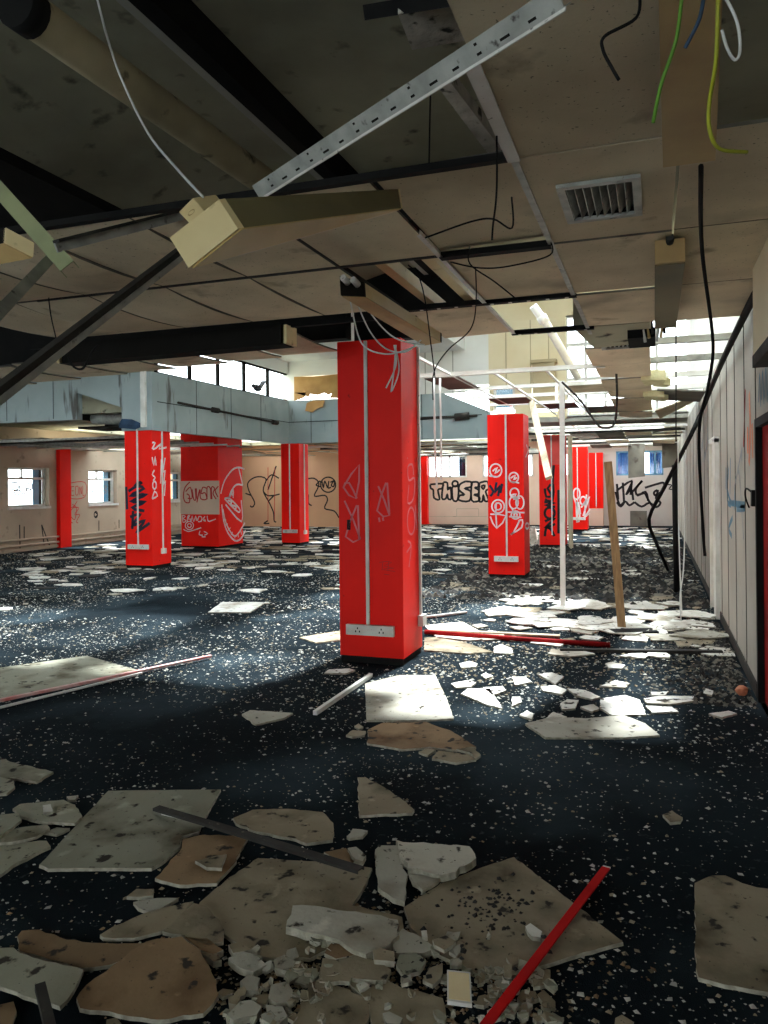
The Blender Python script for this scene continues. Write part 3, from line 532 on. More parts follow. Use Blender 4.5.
# tile with the square hole for the vent
t = thing('ceiling_tile', (-.2, 3.5, CZ), 'dirty beige ceiling tile around the slatted air vent', 'ceiling tile', 'hung ceiling tiles')
m = MB(); slab_with_hole(m, -.494, .094, 2.986, 4.094, -.36, -.06, 3.30, 3.76, CZ, CZ+.014); m.build('tile_board', 'tile_face', t)
def vent(x0, x1, y0, y1, z, label, name='air_vent'):
    t = thing(name, ((x0+x1)/2, (y0+y1)/2, z), label, 'vent')
    m = MB(); f = .035
    m.box((x0-f, y0-f, z-.018), (x1+f, y0, z-.002)); m.box((x0-f, y1, z-.018), (x1+f, y1+f, z-.002)); m.box((x0-f, y0, z-.018), (x0, y1, z-.002)); m.box((x1, y0, z-.018), (x1+f, y1, z-.002))
    m.build('vent_frame', 'galv', t)
    b = MB(); b.box((x0, y0, z+.10), (x1, y1, z+.11)); b.box((x0-.01, y0, z), (x0, y1, z+.1)); b.box((x1, y0, z), (x1+.01, y1, z+.1)); b.box((x0, y1, z), (x1, y1+.01, z+.1)); b.box((x0, y0-.01, z), (x1, y0, z+.1)); b.build('vent_box', 'black', t)
    n = 8
    for i in range(n):
        c = x0+(x1-x0)*(i+.5)/n; MB().hexa([(c-.016, y0, z-.012), (c-.013, y0, z-.012), (c-.013, y1, z-.012), (c-.016, y1, z-.012), (c+.010, y0, z+.03), (c+.013, y0, z+.03), (c+.013, y1, z+.03), (c+.010, y1, z+.03)]).build('louvre', 'galv', t)
    return t
vent(-.345, -.075, 3.33, 3.74, CZ, 'grey slatted air vent in the near ceiling tile')
# middle and left tiles
ceiling_tile(-1.1, -.5, 2.99, 4.09, 'grey-brown ceiling tile set deep behind the perforated beam', z=CZ+.03, m_='tile_face', tilt=(.02, 0))
ceiling_tile(-1.1, -.5, 4.12, 5.26, 'brown ceiling tile with wires trailing across it', z=CZ+.01)
ceiling_tile(-1.7, -1.1, 5.30, 6.44, 'loose ceiling tile just right of the top of the nearest column', tilt=(.02, 0))
side = ['right of the wedge-shaped hanging light', 'just under the wedge-shaped hanging light', 'left of the wedge-shaped light', 'crossed by the long dark diagonal rail', 'above the crooked cable end', 'beside the broken hole at the far left']
for c in range(6):
    x1, x0 = XS[4+c-1+0] if c else -1.1, XS[4+c]
    x1 = [-1.1, -1.7, -2.3, -2.9, -3.5, -4.1][c]; x0 = x1-.6
    sg = [0, .01, .035, .06, .07, .06][c]
    if c < 5: ceiling_tile(x0, x1, 2.99, 4.09, 'near sagging ceiling tile '+side[c], sag=sg, tilt=(0, 0))
    if c != 0: ceiling_tile(x0, x1, 4.11, 5.24, 'farther sagging ceiling tile '+side[c], sag=sg*.9)
for c, x1 in enumerate([-2.8, -3.4, -4.0, -4.6, -5.2, -5.8, -6.4]):
    ceiling_tile(x1-.6, x1, 5.75, 6.72, 'drooping edge tile over the pale blue bulkhead, %s' % ['next to the nearest column', 'second left of the nearest column', 'third left of the nearest column', 'above the clerestory windows', 'above the bulkhead corner post', 'above the dark bulkhead recess', 'at the far left frame edge'][c], sag=.03, z=CZ-.02*c)
# rails of the ceiling grid
def rail(a, b, label, m_='white_metal', w_=.025, h=.035, name='ceiling_rail', g_='ceiling grid rails', slots=False, cat='ceiling rail'):
    m = MB(); a, b = Vector(a), Vector(b); m.bar(a, b, w_, .004); m.bar(a+Vector((0, 0, h/2)), b+Vector((0, 0, h/2)), .004, h)
    if slots:
        n = int((b-a).length/.12); t = (b-a).normalized()
        for i in range(n):
            c = a+(b-a)*((i+.5)/n)-Vector((0, 0, .0026)); m.bar(c-t*.012, c+t*.012, w_*.4, .001, mi=1)
    return tag(m.build(name, [m_, 'trunking']), label, cat, g_)
rail((-4.3, 2.96, CZ), (-.5, 2.98, CZ), 'dark rail across the ceiling in front of the sagging tiles', 'black', .04, .035)
rail((-1.1, 4.10, CZ-.02), (-.5, 4.10, CZ-.02), 'black cross rail between the two deep brown tiles', 'black', .06, .04)
rail((-1.75, 5.28, CZ-.015), (-.48, 5.28, CZ-.015), 'black slotted rail right of the hanging light over the column', 'black', .06, .04, slots=True)
rail((-1.12, 6.46, CZ-.015), (-.45, 6.46, CZ-.015), 'black slotted rail bridging the bright gap at the void edge', 'black', .05, .04, slots=True)
rail((-.50, 2.2, CZ-.01), (-.50, 2.98, CZ-.01), 'pale pink edge strip ending above the slatted vent', 'trunking', .05, .03)
rail((-.50, 2.98, CZ-.005), (-.50, 7.0, CZ-.005), 'long pale rail running away left of the slatted vent', 'galv', .03, .03)
rail((-1.1, 3.7, CZ-.01), (-1.1, 6.46, CZ-.01), 'pale rail running away toward the void beside the trailing wires', 'trunking', .028, .03)
rail((-1.7, 2.98, CZ-.004), (-1.7, 5.62, CZ-.004), 'thin dark rail over the hanging light by the column', 'dark_metal', .02, .03)
rail((-3.9, 4.10, CZ-.006), (-1.1, 4.10, CZ-.006), 'thin dark rail between near and farther sagging tiles', 'dark_metal', .02, .03)
rail((-5.3, 5.49, CZ-.01), (-1.66, 5.49, CZ-.01), 'black rail carrying the long black strip light', 'black', .04, .04)
# the light-well grid remains
for k, (y, x0, x1, lab) in enumerate([(8.8, -2.64, -.5, 'pale slotted rail across the light well, nearest of the four'), (10.3, -2.6, -.45, 'white rail across the light well, second from the camera'), (11.4, -2.6, -.6, 'white rail across the light well, third from the camera'), (12.55, -2.6, -.6, 'white rail across the light well, just before the second column')]):
    rail((x0, y, CZ), (x1, y, CZ), lab, 'white_metal', .06, .05, slots=(k == 0))
for k, (y, lab) in enumerate([(7.5, 'pale rail across the bright gap by the right wall, nearest'), (8.65, 'thick pale rail across the bright gap by the right wall, second'), (9.95, 'pale rail across the bright gap by the right wall, third'), (11.3, 'pale rail across the bright gap by the right wall, fourth')]):
    rail((-.06, y, CZ), (.68, y, CZ), lab, 'white_metal' if k != 1 else 'galv', .07, .06)
for k, (x, y0, y1, lab) in enumerate([(-2.25, 7.2, 13, 'thin white rail running lengthwise behind the nearest column'), (-1.75, 8.8, 15, 'thin white rail running lengthwise through the middle of the light well'), (-1.15, 8.8, 16, 'thin white rail running lengthwise beside the white pole')]):
    rail((x, y0, CZ+.01), (x, y1, CZ+.01), lab, 'white_metal', .025, .03)
for x0, x1, y0, y1, lab in [(-2.64, -2.2, 9.0, 10.2, 'brown tile left lying in the grid right behind the nearest column'), (-2.4, -1.8, 11.4, 12.5, 'brown tile left lying in the grid above the second column'), (-1.72, -1.2, 12.6, 13.7, 'brown tile left lying in the grid right of the second column')]:
    ceiling_tile(x0, x1, y0, y1, lab, z=CZ+.012, m_='tile_brown', g_='brown tiles left in the grid')
ceiling_tile(-1.12, -.5, 10.4, 11.3, 'grey tile left in the grid beside the white pole', z=CZ+.012, m_='tile_face', g_='hung ceiling tiles')
ceiling_tile(-1.12, -.5, 13.6, 14.8, 'dark tile beyond the grid above the hanging batten', z=CZ+.012, m_='tile_dark', g_='hung ceiling tiles')
ys = [7.55, 8.7, 9.9, 11.1, 12.3, 13.5, 14.7, 15.9]
nm = ['nearest the camera', 'second', 'third', 'fourth', 'fifth', 'sixth', 'farthest']
for k, (a, b) in enumerate(zip(ys, ys[1:])):
    ceiling_tile(-.62, -.02, a, b, 'buckled tile in the narrow strip across the void, %s along it' % nm[k], sag=.05, z=CZ+.02*(k % 2), g_='tiles of the narrow strip', tilt=(random.uniform(-.06, .06), 0))
vent(-.42, -.12, 7.25, 7.5, CZ, 'small dark air vent at the near end of the narrow strip across the void')
m = MB(); m.hexa([(-.62, 6.5, 2.86), (-.02, 6.5, 2.86), (.0, 7.2, 2.82), (-.5, 7.2, 2.80), (-.62, 6.5, 3.1), (-.02, 6.5, 3.1), (.0, 7.2, 3.1), (-.5, 7.2, 3.1)]); m.box((-.2, 6.7, 2.78), (.02, 7.2, 2.86), 1)
tag(m.build('ceiling_duct', ['slab', 'black']), 'dark metal duct end just beyond the near ceiling edge', 'duct')
for k, (x, y, z, l) in enumerate([(.0, 9.9, 2.86, 'ragged yellow insulation block at the right edge of the narrow strip, nearer'), (.0, 11.6, 2.84, 'ragged yellow insulation block at the right edge of the narrow strip, farther')]):
    m = MB(); m.prism([(x-.14, y-.3, z+.05), (x+.14, y-.25, z+.04), (x+.1, y+.1, z+.02), (x+.18, y+.3, z+.06), (x-.1, y+.35, z+.05)], .12); m.prism([(x-.03, y, z), (x+.2, y+.1, z-.02), (x+.15, y+.5, z), (x, y+.5, z+.02)], .08); tag(m.build('insulation_block', 'insulation'), l, 'insulation')
m = MB(); m.prism([(.05, 11.2, 2.86), (.66, 11.2, 2.80), (.66, 12.6, 2.80), (.05, 12.7, 2.87)], .02); tag(m.build('ceiling_tile', 'tile_dark'), 'dark tilted tile between the narrow strip and the right wall', 'ceiling tile', 'hung ceiling tiles')
m = MB(); m.prism([(.02, 13.0, 2.72), (.62, 12.8, 2.92), (.64, 14.2, 2.95), (.1, 14.4, 2.70)], .02); tag(m.build('ceiling_tile', 'tile_face'), 'pale tile hanging askew beside the right wall beyond the bright gap', 'ceiling tile', 'hung ceiling tiles')
# ragged ceiling in the far bay and in the side aisle
def ragged(x0, x1, y0, y1, dx, dy, zc, keep, place, g_):
    xs = int((x1-x0)/dx); ysn = int((y1-y0)/dy)
    for j in range(ysn):
        for i in range(xs):
            if random.random() > keep: continue
            ax, ay = x0+i*dx, y0+j*dy; z = zc+random.uniform(-.06, .05)
            ceiling_tile(ax, ax+dx, ay, ay+dy, place, z=z, tilt=(random.choice((0, 0, 0, .06, -.08)), random.choice((0, 0, .03, -.05))), m_=random.choice(('tile_dark', 'tile_face', 'tile_face', 'frag_white')), g_=g_, n=2)
ragged(-15.6, -9.9, 12.9, 17.6, 1.15, .62, 2.60, .85, 'grimy slat-like ceiling tile over the left aisle beyond the bulkhead', 'aisle ceiling tiles')
ragged(-14.4, -9.3, 18.8, 25.6, 1.7, .9, 2.60, .72, 'grimy ceiling tile over the far left corner beyond the red block', 'far corner ceiling tiles')
ragged(-8.6, -3.4, 18.8, 28, 1.3, .9, 2.60, .75, 'grey ceiling tile over the far bay behind the end bulkhead', 'far bay ceiling tiles')
ragged(-1.9, .6, 18.6, 28, .62, 1.2, 2.74, .6, 'grey ceiling tile over the far end behind the standing columns', 'far end ceiling tiles')
for k in range(9):
    y = 12.9+k*.62; rail((-15.2, y, 2.56), (-9.95, y, 2.57), 'grimy metal rail under the left aisle ceiling', random.choice(('galv', 'dark_metal', 'white_metal')), .06, .04, g_='aisle ceiling rails')
for k in range(8):
    y = 18.9+k*1.2; rail((-9, y, 2.57), (-3.4, y, 2.57), 'metal rail under the far bay ceiling', random.choice(('galv', 'dark_metal', 'white_metal')), .07, .05, g_='far bay ceiling rails')
for k in range(7):
    y = 17.2+k*1.4; rail((-3.2, y, 2.72), (.66, y, 2.73), 'metal rail under the far end ceiling', random.choice(('galv', 'dark_metal', 'white_metal')), .07, .05, g_='far end ceiling rails')
for px, py, qx, qy, Y, lab in [(628, 450, 645, 478, 25, 'grey tile hanging on edge in front of the far blue windows, left one'), (662, 450, 679, 468, 25, 'grey tile hanging on edge in front of the far blue windows, right one'), (630, 511, 647, 526, 28.2, 'grey board leaning at the foot of the far right wall')]:
    a, b = ony(px, py, Y), ony(qx, qy, Y); m = MB()
    if a.z < 1: b.z = .0
    else: a.z = 2.74
    m.hexa([(a.x, Y, b.z), (b.x, Y+.02, b.z+.05*(a.z > 1)), (b.x, Y+.05, b.z+.05*(a.z > 1)), (a.x, Y+.03, b.z), (a.x, Y+.1, a.z), (b.x, Y+.12, a.z), (b.x, Y+.15, a.z), (a.x, Y+.13, a.z)])
    tag(m.build('hanging_tile' if a.z > 1 else 'leaning_board', 'tile_dark'), lab, 'ceiling tile' if a.z > 1 else 'board')

# strip lights -------------------------------------------------------
def box_light(P, label, mats, name='strip_light', extra=None):   # P: near end A,B,C,D (top-left, top-right, bottom-right, bottom-left) then the far end
    c = sum((Vector(p) for p in P), Vector())/8; t = thing(name, c, label, 'light fitting', 'strip light fittings')
    A, B, C, D, E_, F, G, H = [Vector(p) for p in P]
    m = MB(); m.add([A, B, C, D, E_, F, G, H], [(0, 1, 5, 4), (1, 2, 6, 5), (3, 0, 4, 7)], 0); m.build('housing', mats[0], t)
    m = MB(); e = (A+B+C+D)/4; k = (E_-A)*.012
    m.hexa([D-k, C-k, C+k, D+k, A-k, B-k, B+k, A+k]); 
    m.build('end_cap', mats[1], t)
    m = MB(); m.hexa([H-k, G-k, G+k, H+k, E_-k, F-k, F+k, E_+k]); m.build('end_cap', mats[1], t)
    dn = ((D-A)+(C-B)).normalized()*.006
    m = MB(); m.hexa([D+dn, C+dn, G+dn, H+dn, D, C, G, H]); m.build('diffuser', mats[2], t)
    return t
def along_y(x0, x1, y0, y1, z0, z1): return [(x0, y0, z1), (x1, y0, z1), (x1, y0, z0), (x0, y0, z0), (x0, y1, z1), (x1, y1, z1), (x1, y1, z0), (x0, y1, z0)]
z0 = 2.72
a = onz(663, 166, z0); b = onz(714, 166, z0)
t = box_light((lambda n0, n1: [Vector((n0.x, n0.y, CZ-.01)), Vector((n1.x, n1.y, CZ-.01)), n1, n0, Vector((a.x, a.y, CZ-.01)), Vector((b.x, a.y, CZ-.01)), Vector((b.x, a.y, z0)), Vector((a.x, a.y, z0))])(onz(657, -60, z0), onz(725, -60, z0)), 'long brown strip light overhead at the top right, wires hanging past it', ('fitting_olive', 'fitting_olive', 'fitting_tan'))
for px in (677, 696):
    p = onz(px, 167, z0); MB().tube([(p.x, a.y+.01, z0+.03), (p.x, a.y+.03, z0+.03)], .008, 8).build('end_screw', 'galv', t)
a = onz(655, 265, z0); b = onz(685, 263, z0); y1 = onz(657, 328, z0).y
t = box_light(along_y(a.x, b.x, a.y, y1, z0, CZ-.01), 'small strip light with an orange end under the right-hand ceiling', ('fitting_olive', 'fitting_tan', 'fitting_olive'))
p = Vector(((a.x+b.x)/2, a.y, CZ-.03)); MB().tube([p, p+Vector((0, -.06, .02))], .02, 8).build('cable_gland', 'dark_metal', t)
# wedge-shaped hanging light
d0, d1 = 2.3, 3.12
NE = [atd(173, 237, d0+.03), atd(222, 199, d0+.05), atd(241, 228, d0), atd(192, 267, d0-.02)]
FE = [atd(378, 197, d1+.05), atd(398, 189, d1+.06), atd(401, 208, d1), atd(391, 212, d1)]
t = box_light([NE[0], NE[1], NE[2], NE[3]]+FE, 'big cream strip light hanging loose and tilted at the left', ('fitting_olive', 'fitting_cream', 'diffuser'))
m = MB(); q = [atd(179, 212, d0+.10), atd(193, 198, d0+.12), atd(206, 213, d0+.09), atd(192, 226, d0+.07)]; v = (FE[0]-NE[0]).normalized()*.10
m.hexa([q[3], q[2], q[2]+v, q[3]+v, q[0], q[1], q[1]+v, q[0]+v]); c = sum(q, Vector())/4; nn = -v.normalized(); e1 = (q[1]-q[0]).normalized(); e2 = nn.cross(e1)
m.stroke([c+nn*.002+(e1*math.cos(k*.5236)+e2*math.sin(k*.5236))*.013 for k in range(13)], .003, nn, 1, 0); m.build('lampholder', ['fitting_cream', 'fitting_tan'], t)
# light hanging over the nearest column
da, db = 4.15, 5.55
NE = [atd(341, 277, da+.03), atd(365, 283, da+.06), atd(366, 297, da), atd(342, 296, da-.03)]
FE = [atd(424, 333, db+.05), atd(441, 333, db+.06), atd(441, 342, db), atd(424, 345, db-.02)]
t = box_light(NE+FE, 'brown strip light hanging over the nearest red column with white wires dangling', ('fitting_cream', 'frame_dark', 'fitting_tan'))
for px, py in ((348, 283), (358, 285)):
    p = atd(px, py, da-.03); MB().tube([p, p+Vector((-.01, -.05, .02))], .018, 8).build('lampholder', 'trunking', t)
P = [atd(5, 228, 3.0), atd(33, 243, 3.0), atd(32, 257, 2.97), atd(4, 243, 2.97)]; v = Vector((-1.0, .15, .02))*.6
t = box_light(P+[p+v for p in P], 'short tan light end poking out at the far left edge', ('frame_dark', 'fitting_cream', 'fitting_tan'))
z0 = 2.70
t = box_light([(-2.72, 5.40, z0+.145), (-2.72, 5.58, z0+.145), (-2.72, 5.58, z0), (-2.72, 5.40, z0), (-4.9, 5.40, z0+.145), (-4.9, 5.58, z0+.145), (-4.9, 5.58, z0-.02), (-4.9, 5.40, z0-.02)], 'long black strip light lying across the ceiling left of the nearest column', ('frame_dark', 'fitting_cream', 'frame_dark'))

# loose metalwork ----------------------------------------------------
def loose(a, b, w_, h, label, mats, th=.003, slot=None, kind='channel', name='metal_rail', g_='loose ceiling rails'):
    m = MB(); a, b = Vector(a), Vector(b); view = ((a+b)/2-O).normalized()
    if kind == 'channel':
        m.channel(a, b, w_, h, th, view, 0, slot)
        if slot:
            t = (b-a).normalized(); sd_ = t.cross(view).normalized(); sd_ = sd_ if sd_.z < 0 else -sd_
            o = sd_*(w_/2+.004)-view*.004; m.bar(a+o, b+o, .012, .004, view+sd_*.8, 2)
    else: m.bar(a, b, w_, h, view)
    return tag(m.build(name, mats), label, 'rail', g_)
loose(atd(560, -4, 1.8), atd(256, 192, 2.95), .052, .03, 'long perforated steel channel slanting down from the top centre', ['galv', 'frame_dark', 'trunking'], slot=1)
m = MB(); a, b = atd(186, 252, 2.9), atd(-6, 402, 1.95); b = a+(b-a)*((a.z-.03)/(a.z-b.z)); a = a+(a-b).normalized()*.42; v = Vector((0, 0, .022)); m.bar(a, b, .034, .02, (0, 0, 1), 0); m.bar(a+v, b+v, .03, .022, (0, 0, 1), 1)
tag(m.build('metal_rail', ['galv', 'dark_metal']), 'long diagonal rail with a dark top slanting to the left edge below the cream light', 'rail', 'loose ceiling rails')
loose(atd(-8, 182, 2.6)+(atd(-8, 182, 2.6)-atd(67, 266, 2.3))*.66, atd(67, 266, 2.3), .05, .03, 'green-tinged steel channel sticking in at the left edge', ['galv_green', 'frame_dark'])
m = MB(); a, b = atd(56, 248, 2.32), atd(182, 216, 2.75); m.bar(a, b, .008, .028, (0, 0, 1), 0); m.bar(a+Vector((0, 0, .02)), b+Vector((0, 0, .02)), .03, .010, (0, 0, 1), 1)
tag(m.build('metal_rail', ['galv', 'dark_metal']), 'grey rail reaching from the green channel to the cream light', 'rail', 'loose ceiling rails')
loose(atd(50, 259, 2.4), atd(-6, 318, 1.9), .03, .012, 'short grey rail running down to the left edge from the green channel', ['galv'], kind='bar')
loose(atd(368, 12, 2.9), atd(476, -6, 2.6), .05, .05, 'short black rail near the top edge above the concrete lump', ['black'], kind='bar')
m = MB(); P = [onz(x, y, 3.30) for x, y in ((398, 14), (500, -6), (536, -4), (518, 12), (470, 40), (412, 50))]; m.prism(P, -.33); mm = m.build('concrete_lump', 'concrete'); tag(mm, 'rough broken concrete downstand by the top centre', 'concrete')
m = MB(); P = [onz(x, y, 2.93) for x, y in ((434, 82), (447, 78), (508, 158), (500, 166), (485, 150))]; m.prism(P, -.05); tag(m.build('torn_tile_edge', 'concrete'), 'rough torn tile edge beside the pale pink strip', 'ceiling tile')
# duct tube under the slab
m = MB(); m.tube([(-2.04, 2.12, 3.25), (-1.96, 4.74, 3.25)], .075, 16, caps=False); t = thing('duct_tube', (-2.0, 3.4, 3.17), 'tan round duct under the dark slab at the top left', 'duct'); m.build('tube', 'duct_tan', t)
MB().tube([(-2.042, 2.06, 3.25), (-2.04, 2.14, 3.25)], .08, 16).build('end_cap', 'black', t)  # black disc paints in the darkness of the open duct end
for x, l in ((-1.56, 'pale joist end in the ceiling gap over the column, left one'), (-1.27, 'pale joist end in the ceiling gap over the column, right one')):
    tag(MB().box((x, 4.15, 2.90), (x+.07, 6.2, 2.98)).build('joist', 'fitting_cream'), l, 'timber')
# poles and sticks ---------------------------------------------------
def stick(a, b, w_, d, label, m_, name='post', cat='post', up=(0, 1, 0)):
    m = MB(); m.bar(a, b, w_, d, up); return tag(m.build(name, m_), label, cat)
p = onz(563, 608, 0); stick(p, ony(562, 381, p.y), .062, .05, 'white metal pole standing from floor to grid right of the second column', 'white_metal', 'metal_pole', 'pole')
p = onz(622, 630, 0); stick(p+Vector((0, 0, .01)), ony(608, 462, p.y+.25), .085, .05, 'brown timber stud leaning upright in the debris at right', 'wood', 'timber_stud', 'timber')
stick(ony(549, 478, 10.6), onz(532, 402, 2.84), .09, .05, 'pale timber batten hanging slantwise from the grid', 'wood_pale', 'timber_batten', 'timber')
p = onz(571, 549, 0); stick(p, ony(570, 436, p.y), .10, .06, 'pale upright batten right of the black-scrawled column', 'wood_pale', 'timber_batten', 'timber')
p = onz(677, 592, 0); m = MB(); m.tube([p, ony(675, 465, p.y)], .045, 8); tag(m.build('pipe', 'black'), 'thin black upright pipe beside the right wall', 'pipe')
m = MB(); m.tube([onx(757, 292, .63), onx(749, 306, .63), onx(722, 362, .62), onx(703, 408, .60), ony(690, 437, 10.2), ony(664, 488, 11.4), ony(649, 519, 12.6), ony(655, 540, 13.4), onz(668, 570, .04)], .028, 8, smooth_path=3)
tag(m.build('bent_pipe', 'black'), 'thick black pipe slung along the right wall top and bent down to the floor', 'pipe')
m = MB(); m.tube([ony(533, 306, 9.6), ony(547, 325, 9.7), ony(578, 378, 10.28)], .05, 10); m.tube([ony(541, 316, 9.66), ony(545, 323, 9.68)], .065, 10); tag(m.build('plastic_pipe', 'white_metal'), 'white plastic pipe slanting through the light well above the grid', 'pipe')
m = MB(); a, b = Vector((-9.02, 13.2, Z0+.60)), Vector((-9.02, 17.4, Z0+.50)); m.tube([a, b], .025, 8); m.tube([a+(b-a)*.33-Vector((0, .12, 0)), a+(b-a)*.33+Vector((0, .12, 0))], .06, 8); m.tube([b-Vector((0, .15, 0)), b+Vector((0, .1, 0))], .06, 8); tag(m.build('conduit', 'dark_metal'), 'dark conduit with two joints along the left pale blue bulkhead', 'pipe')
m = MB(); m.tube([(-5.9, 18.16, 3.17), (-4.0, 18.16, 3.2)], .03, 8); m.tube([(-4.55, 18.14, 3.18), (-4.2, 18.14, 3.2)], .09, 8); tag(m.build('conduit', 'dark_metal'), 'dark conduit with a valve on the end bulkhead right of the nearest column', 'pipe')
m = MB(); m.box((-9.26, 12.31, 2.72), (-9.16, 12.375, 3.80)); tag(m.build('down_pipe', 'white_metal'), 'white square pipe rising from the left column up the bulkhead', 'pipe')
m = MB(); m.tube([(-10.8, 12.85, 2.99), (-9.95, 12.85, 2.92)], .12, 12); tag(m.build('duct_pipe', 'galv'), 'silvery duct lying in the dark bulkhead recess at left', 'duct')
m = MB(); m.prism([(-9.78, 12.34, 2.80), (-9.4, 12.34, 2.76), (-9.3, 12.37, 2.80), (-9.5, 12.375, 2.88), (-9.74, 12.375, 2.90)], .08); tag(m.build('blue_sheet', 'blue_tape'), 'torn blue sheet on top of the left column', 'sheet')
# boarded opening: torn orange hardboard with a hole
t = thing('torn_board', (-8.2, 18.25, 3.8), 'torn orange hardboard over the opening at the bulkhead corner', 'board')
m = MB(); X0, X1 = -8.86, -7.55
def pl(pts): 
    n = len(pts); a = [Vector((x, 18.16, z)) for x, z in pts]; b = [p+Vector((0, .02, 0)) for p in a]; m.add(a+b, [tuple(range(n)), tuple(range(2*n-1, n-1, -1))]+[(i, (i+1) % n, n+(i+1) % n, n+i) for i in range(n)])
pl([(X0, 3.98), (-8.45, 3.86), (-8.4, 3.93), (-8.2, 3.89), (-8.0, 3.94), (-7.9, 3.88), (X1, 4.0), (X1, 4.40), (-8.3, 4.38), (X0, 4.40)]); pl([(X0, 3.78), (-8.72, 3.80), (-8.55, 3.86), (-8.52, 3.98), (X0, 3.99)]); pl([(-8.55, 3.50), (-8.35, 3.45), (-8.2, 3.55), (-8.05, 3.58), (-8.0, 3.74), (-8.3, 3.76), (-8.5, 3.70)]); pl([(-7.85, 3.80), (X1, 3.78), (X1, 4.0), (-7.75, 3.98), (-7.8, 3.9)])
m.build('hardboard', 'board_orange', t)
# pigeon on the clerestory ledge
b0 = Vector((-9.0, 16.45, 3.79)); t = thing('bird', b0, 'small dark bird with raised tail on the clerestory ledge', 'bird')
m = MB()
for c, r, L_ in ((b0+Vector((0, 0, .13)), .085, .17), (b0+Vector((0, -.19, .16)), .05, .06)):
    N_, K = 8, 6
    vs_ = []
    for i in range(K+1):
        a = math.pi*i/K
        for k in range(N_):
            q = 2*math.pi*k/N_; vs_.append(c+Vector((r*math.sin(a)*math.cos(q), -L_*math.cos(a), r*math.sin(a)*math.sin(q))))
    m.add(vs_, [(i*N_+k, i*N_+(k+1) % N_, (i+1)*N_+(k+1) % N_, (i+1)*N_+k) for i in range(K) for k in range(N_)], 0, True)
m.tube([b0+Vector((0, -.23, .16)), b0+Vector((0, -.34, .14))], .014, 5); m.hexa([b0+Vector(q) for q in [(-.04, .10, .10), (.04, .10, .10), (.06, .34, .32), (-.06, .34, .32), (-.04, .08, .16), (.04, .08, .16), (.06, .30, .34), (-.06, .30, .34)]])
m.tube([b0+Vector((.03, 0, .06)), b0+Vector((.03, -.01, 0))], .008, 5); m.tube([b0+Vector((-.03, 0, .06)), b0+Vector((-.03, -.01, 0))], .008, 5)
m.build('bird_body', 'feather', t)
# wall box over the door
t = thing('wall_cabinet', (.62, 4.4, 2.26), 'cream box mounted on the right wall over the red door', 'cabinet')
m = MB(); m.box((.56, 3.9, 2.33), (XR-.002, 5.02, CZ-.01)); m.build('cabinet_body', 'cream', t); m = MB(); m.box((.555, 3.9, 2.26), (XR-.002, 5.03, 2.33)); m.build('bottom_rail', 'dark_metal', t)
m = MB(); m.box((XR-.03, 6.19, 1.40), (XR-.002, 6.27, 1.52)); m.tube([(XR-.02, 6.25, 1.5), (XR-.05, 6.36, 1.53), (XR-.04, 6.5, 1.46), (XR-.01, 6.55, 1.38)], .007, 6, smooth_path=4); tag(m.build('switch_box', 'black'), 'black switch with a loose wire beside the red door', 'switch')
# cables -------------------------------------------------------------
def cable(pts, r, label, m_, name='cable', g_=None): 
    m = MB(); m.tube(pts, r, 6, smooth_path=6); return tag(m.build(name, m_), label, 'cable', g_)
cable([atd(640, -6, 1.85), atd(636, 18, 1.85), atd(605, 36, 1.85), atd(603, 50, 1.85), atd(612, 68, 1.85), atd(619, 80, 1.85)], .004, 'short black wire curling down at the top right', 'black')
cable([atd(682, -5, 1.6), atd(676, 40, 1.62), atd(661, 85, 1.66), atd(653, 123, 1.7)], .0042, 'green wire hanging left of the overhead strip light', 'wire_green')
cable([atd(704, -5, 1.6), atd(699, 20, 1.6), atd(685, 48, 1.62)], .0045, 'short dark blue wire under the overhead strip light', 'wire_blue')
cable([atd(718, -5, 1.6), atd(716, 60, 1.64), atd(709, 105, 1.7), atd(710, 132, 1.7), atd(720, 149, 1.72), atd(747, 152, 1.75)], .0045, 'yellow wire hanging right of the overhead strip light', 'wire_yellow')
cable([atd(724, -5, 1.7), atd(737, 22, 1.7), atd(740, 50, 1.7), atd(735, 60, 1.7), atd(727, 48, 1.7), atd(722, 30, 1.7)], .0035, 'white wire loop in the black ceiling hole', 'wire_white')
cable([atd(701, 166, 2.9), atd(702, 250, 3.7), atd(713, 343, 4.5), atd(708, 387, 4.7), atd(699, 433, 4.8), atd(703, 530, 5.0), atd(705, 556, 5.0)], .010, 'long black cable dangling from the ceiling along the right wall', 'black')
cable([onz(96, -6, 3.5), atd(108, 40, 2.9), atd(122, 80, 2.8), atd(148, 133, 2.6), atd(178, 170, 2.45), atd(203, 197, 2.36)], .0045, 'thin pale wire down to the cream hanging light', 'wire_white')
cable([onz(431, 75, 3.3), atd(430, 110, 3.6), atd(429, 164, 3.8)], .004, 'thin dark hanger wire behind the perforated channel', 'black')
W = [([(348, 290), (358, 335), (368, 349), (385, 354), (400, 352), (416, 346)], 'first'), ([(352, 290), (368, 328), (385, 348), (405, 352), (421, 340)], 'second'), ([(357, 288), (372, 315), (395, 338), (425, 345)], 'third'), ([(394, 345), (396, 365), (386, 388)], 'fourth'), ([(396, 345), (394, 370), (391, 392)], 'fifth'), ([(395, 345), (399, 370), (392, 391)], 'sixth')]
for p, n in W: cable([atd(x, y, 4.7 if n < 'fo' or n in ('first',) else 4.8) for x, y in p], .005, 'white wire dangling under the light over the nearest column', 'wire_white', g_='white wires at the column top')
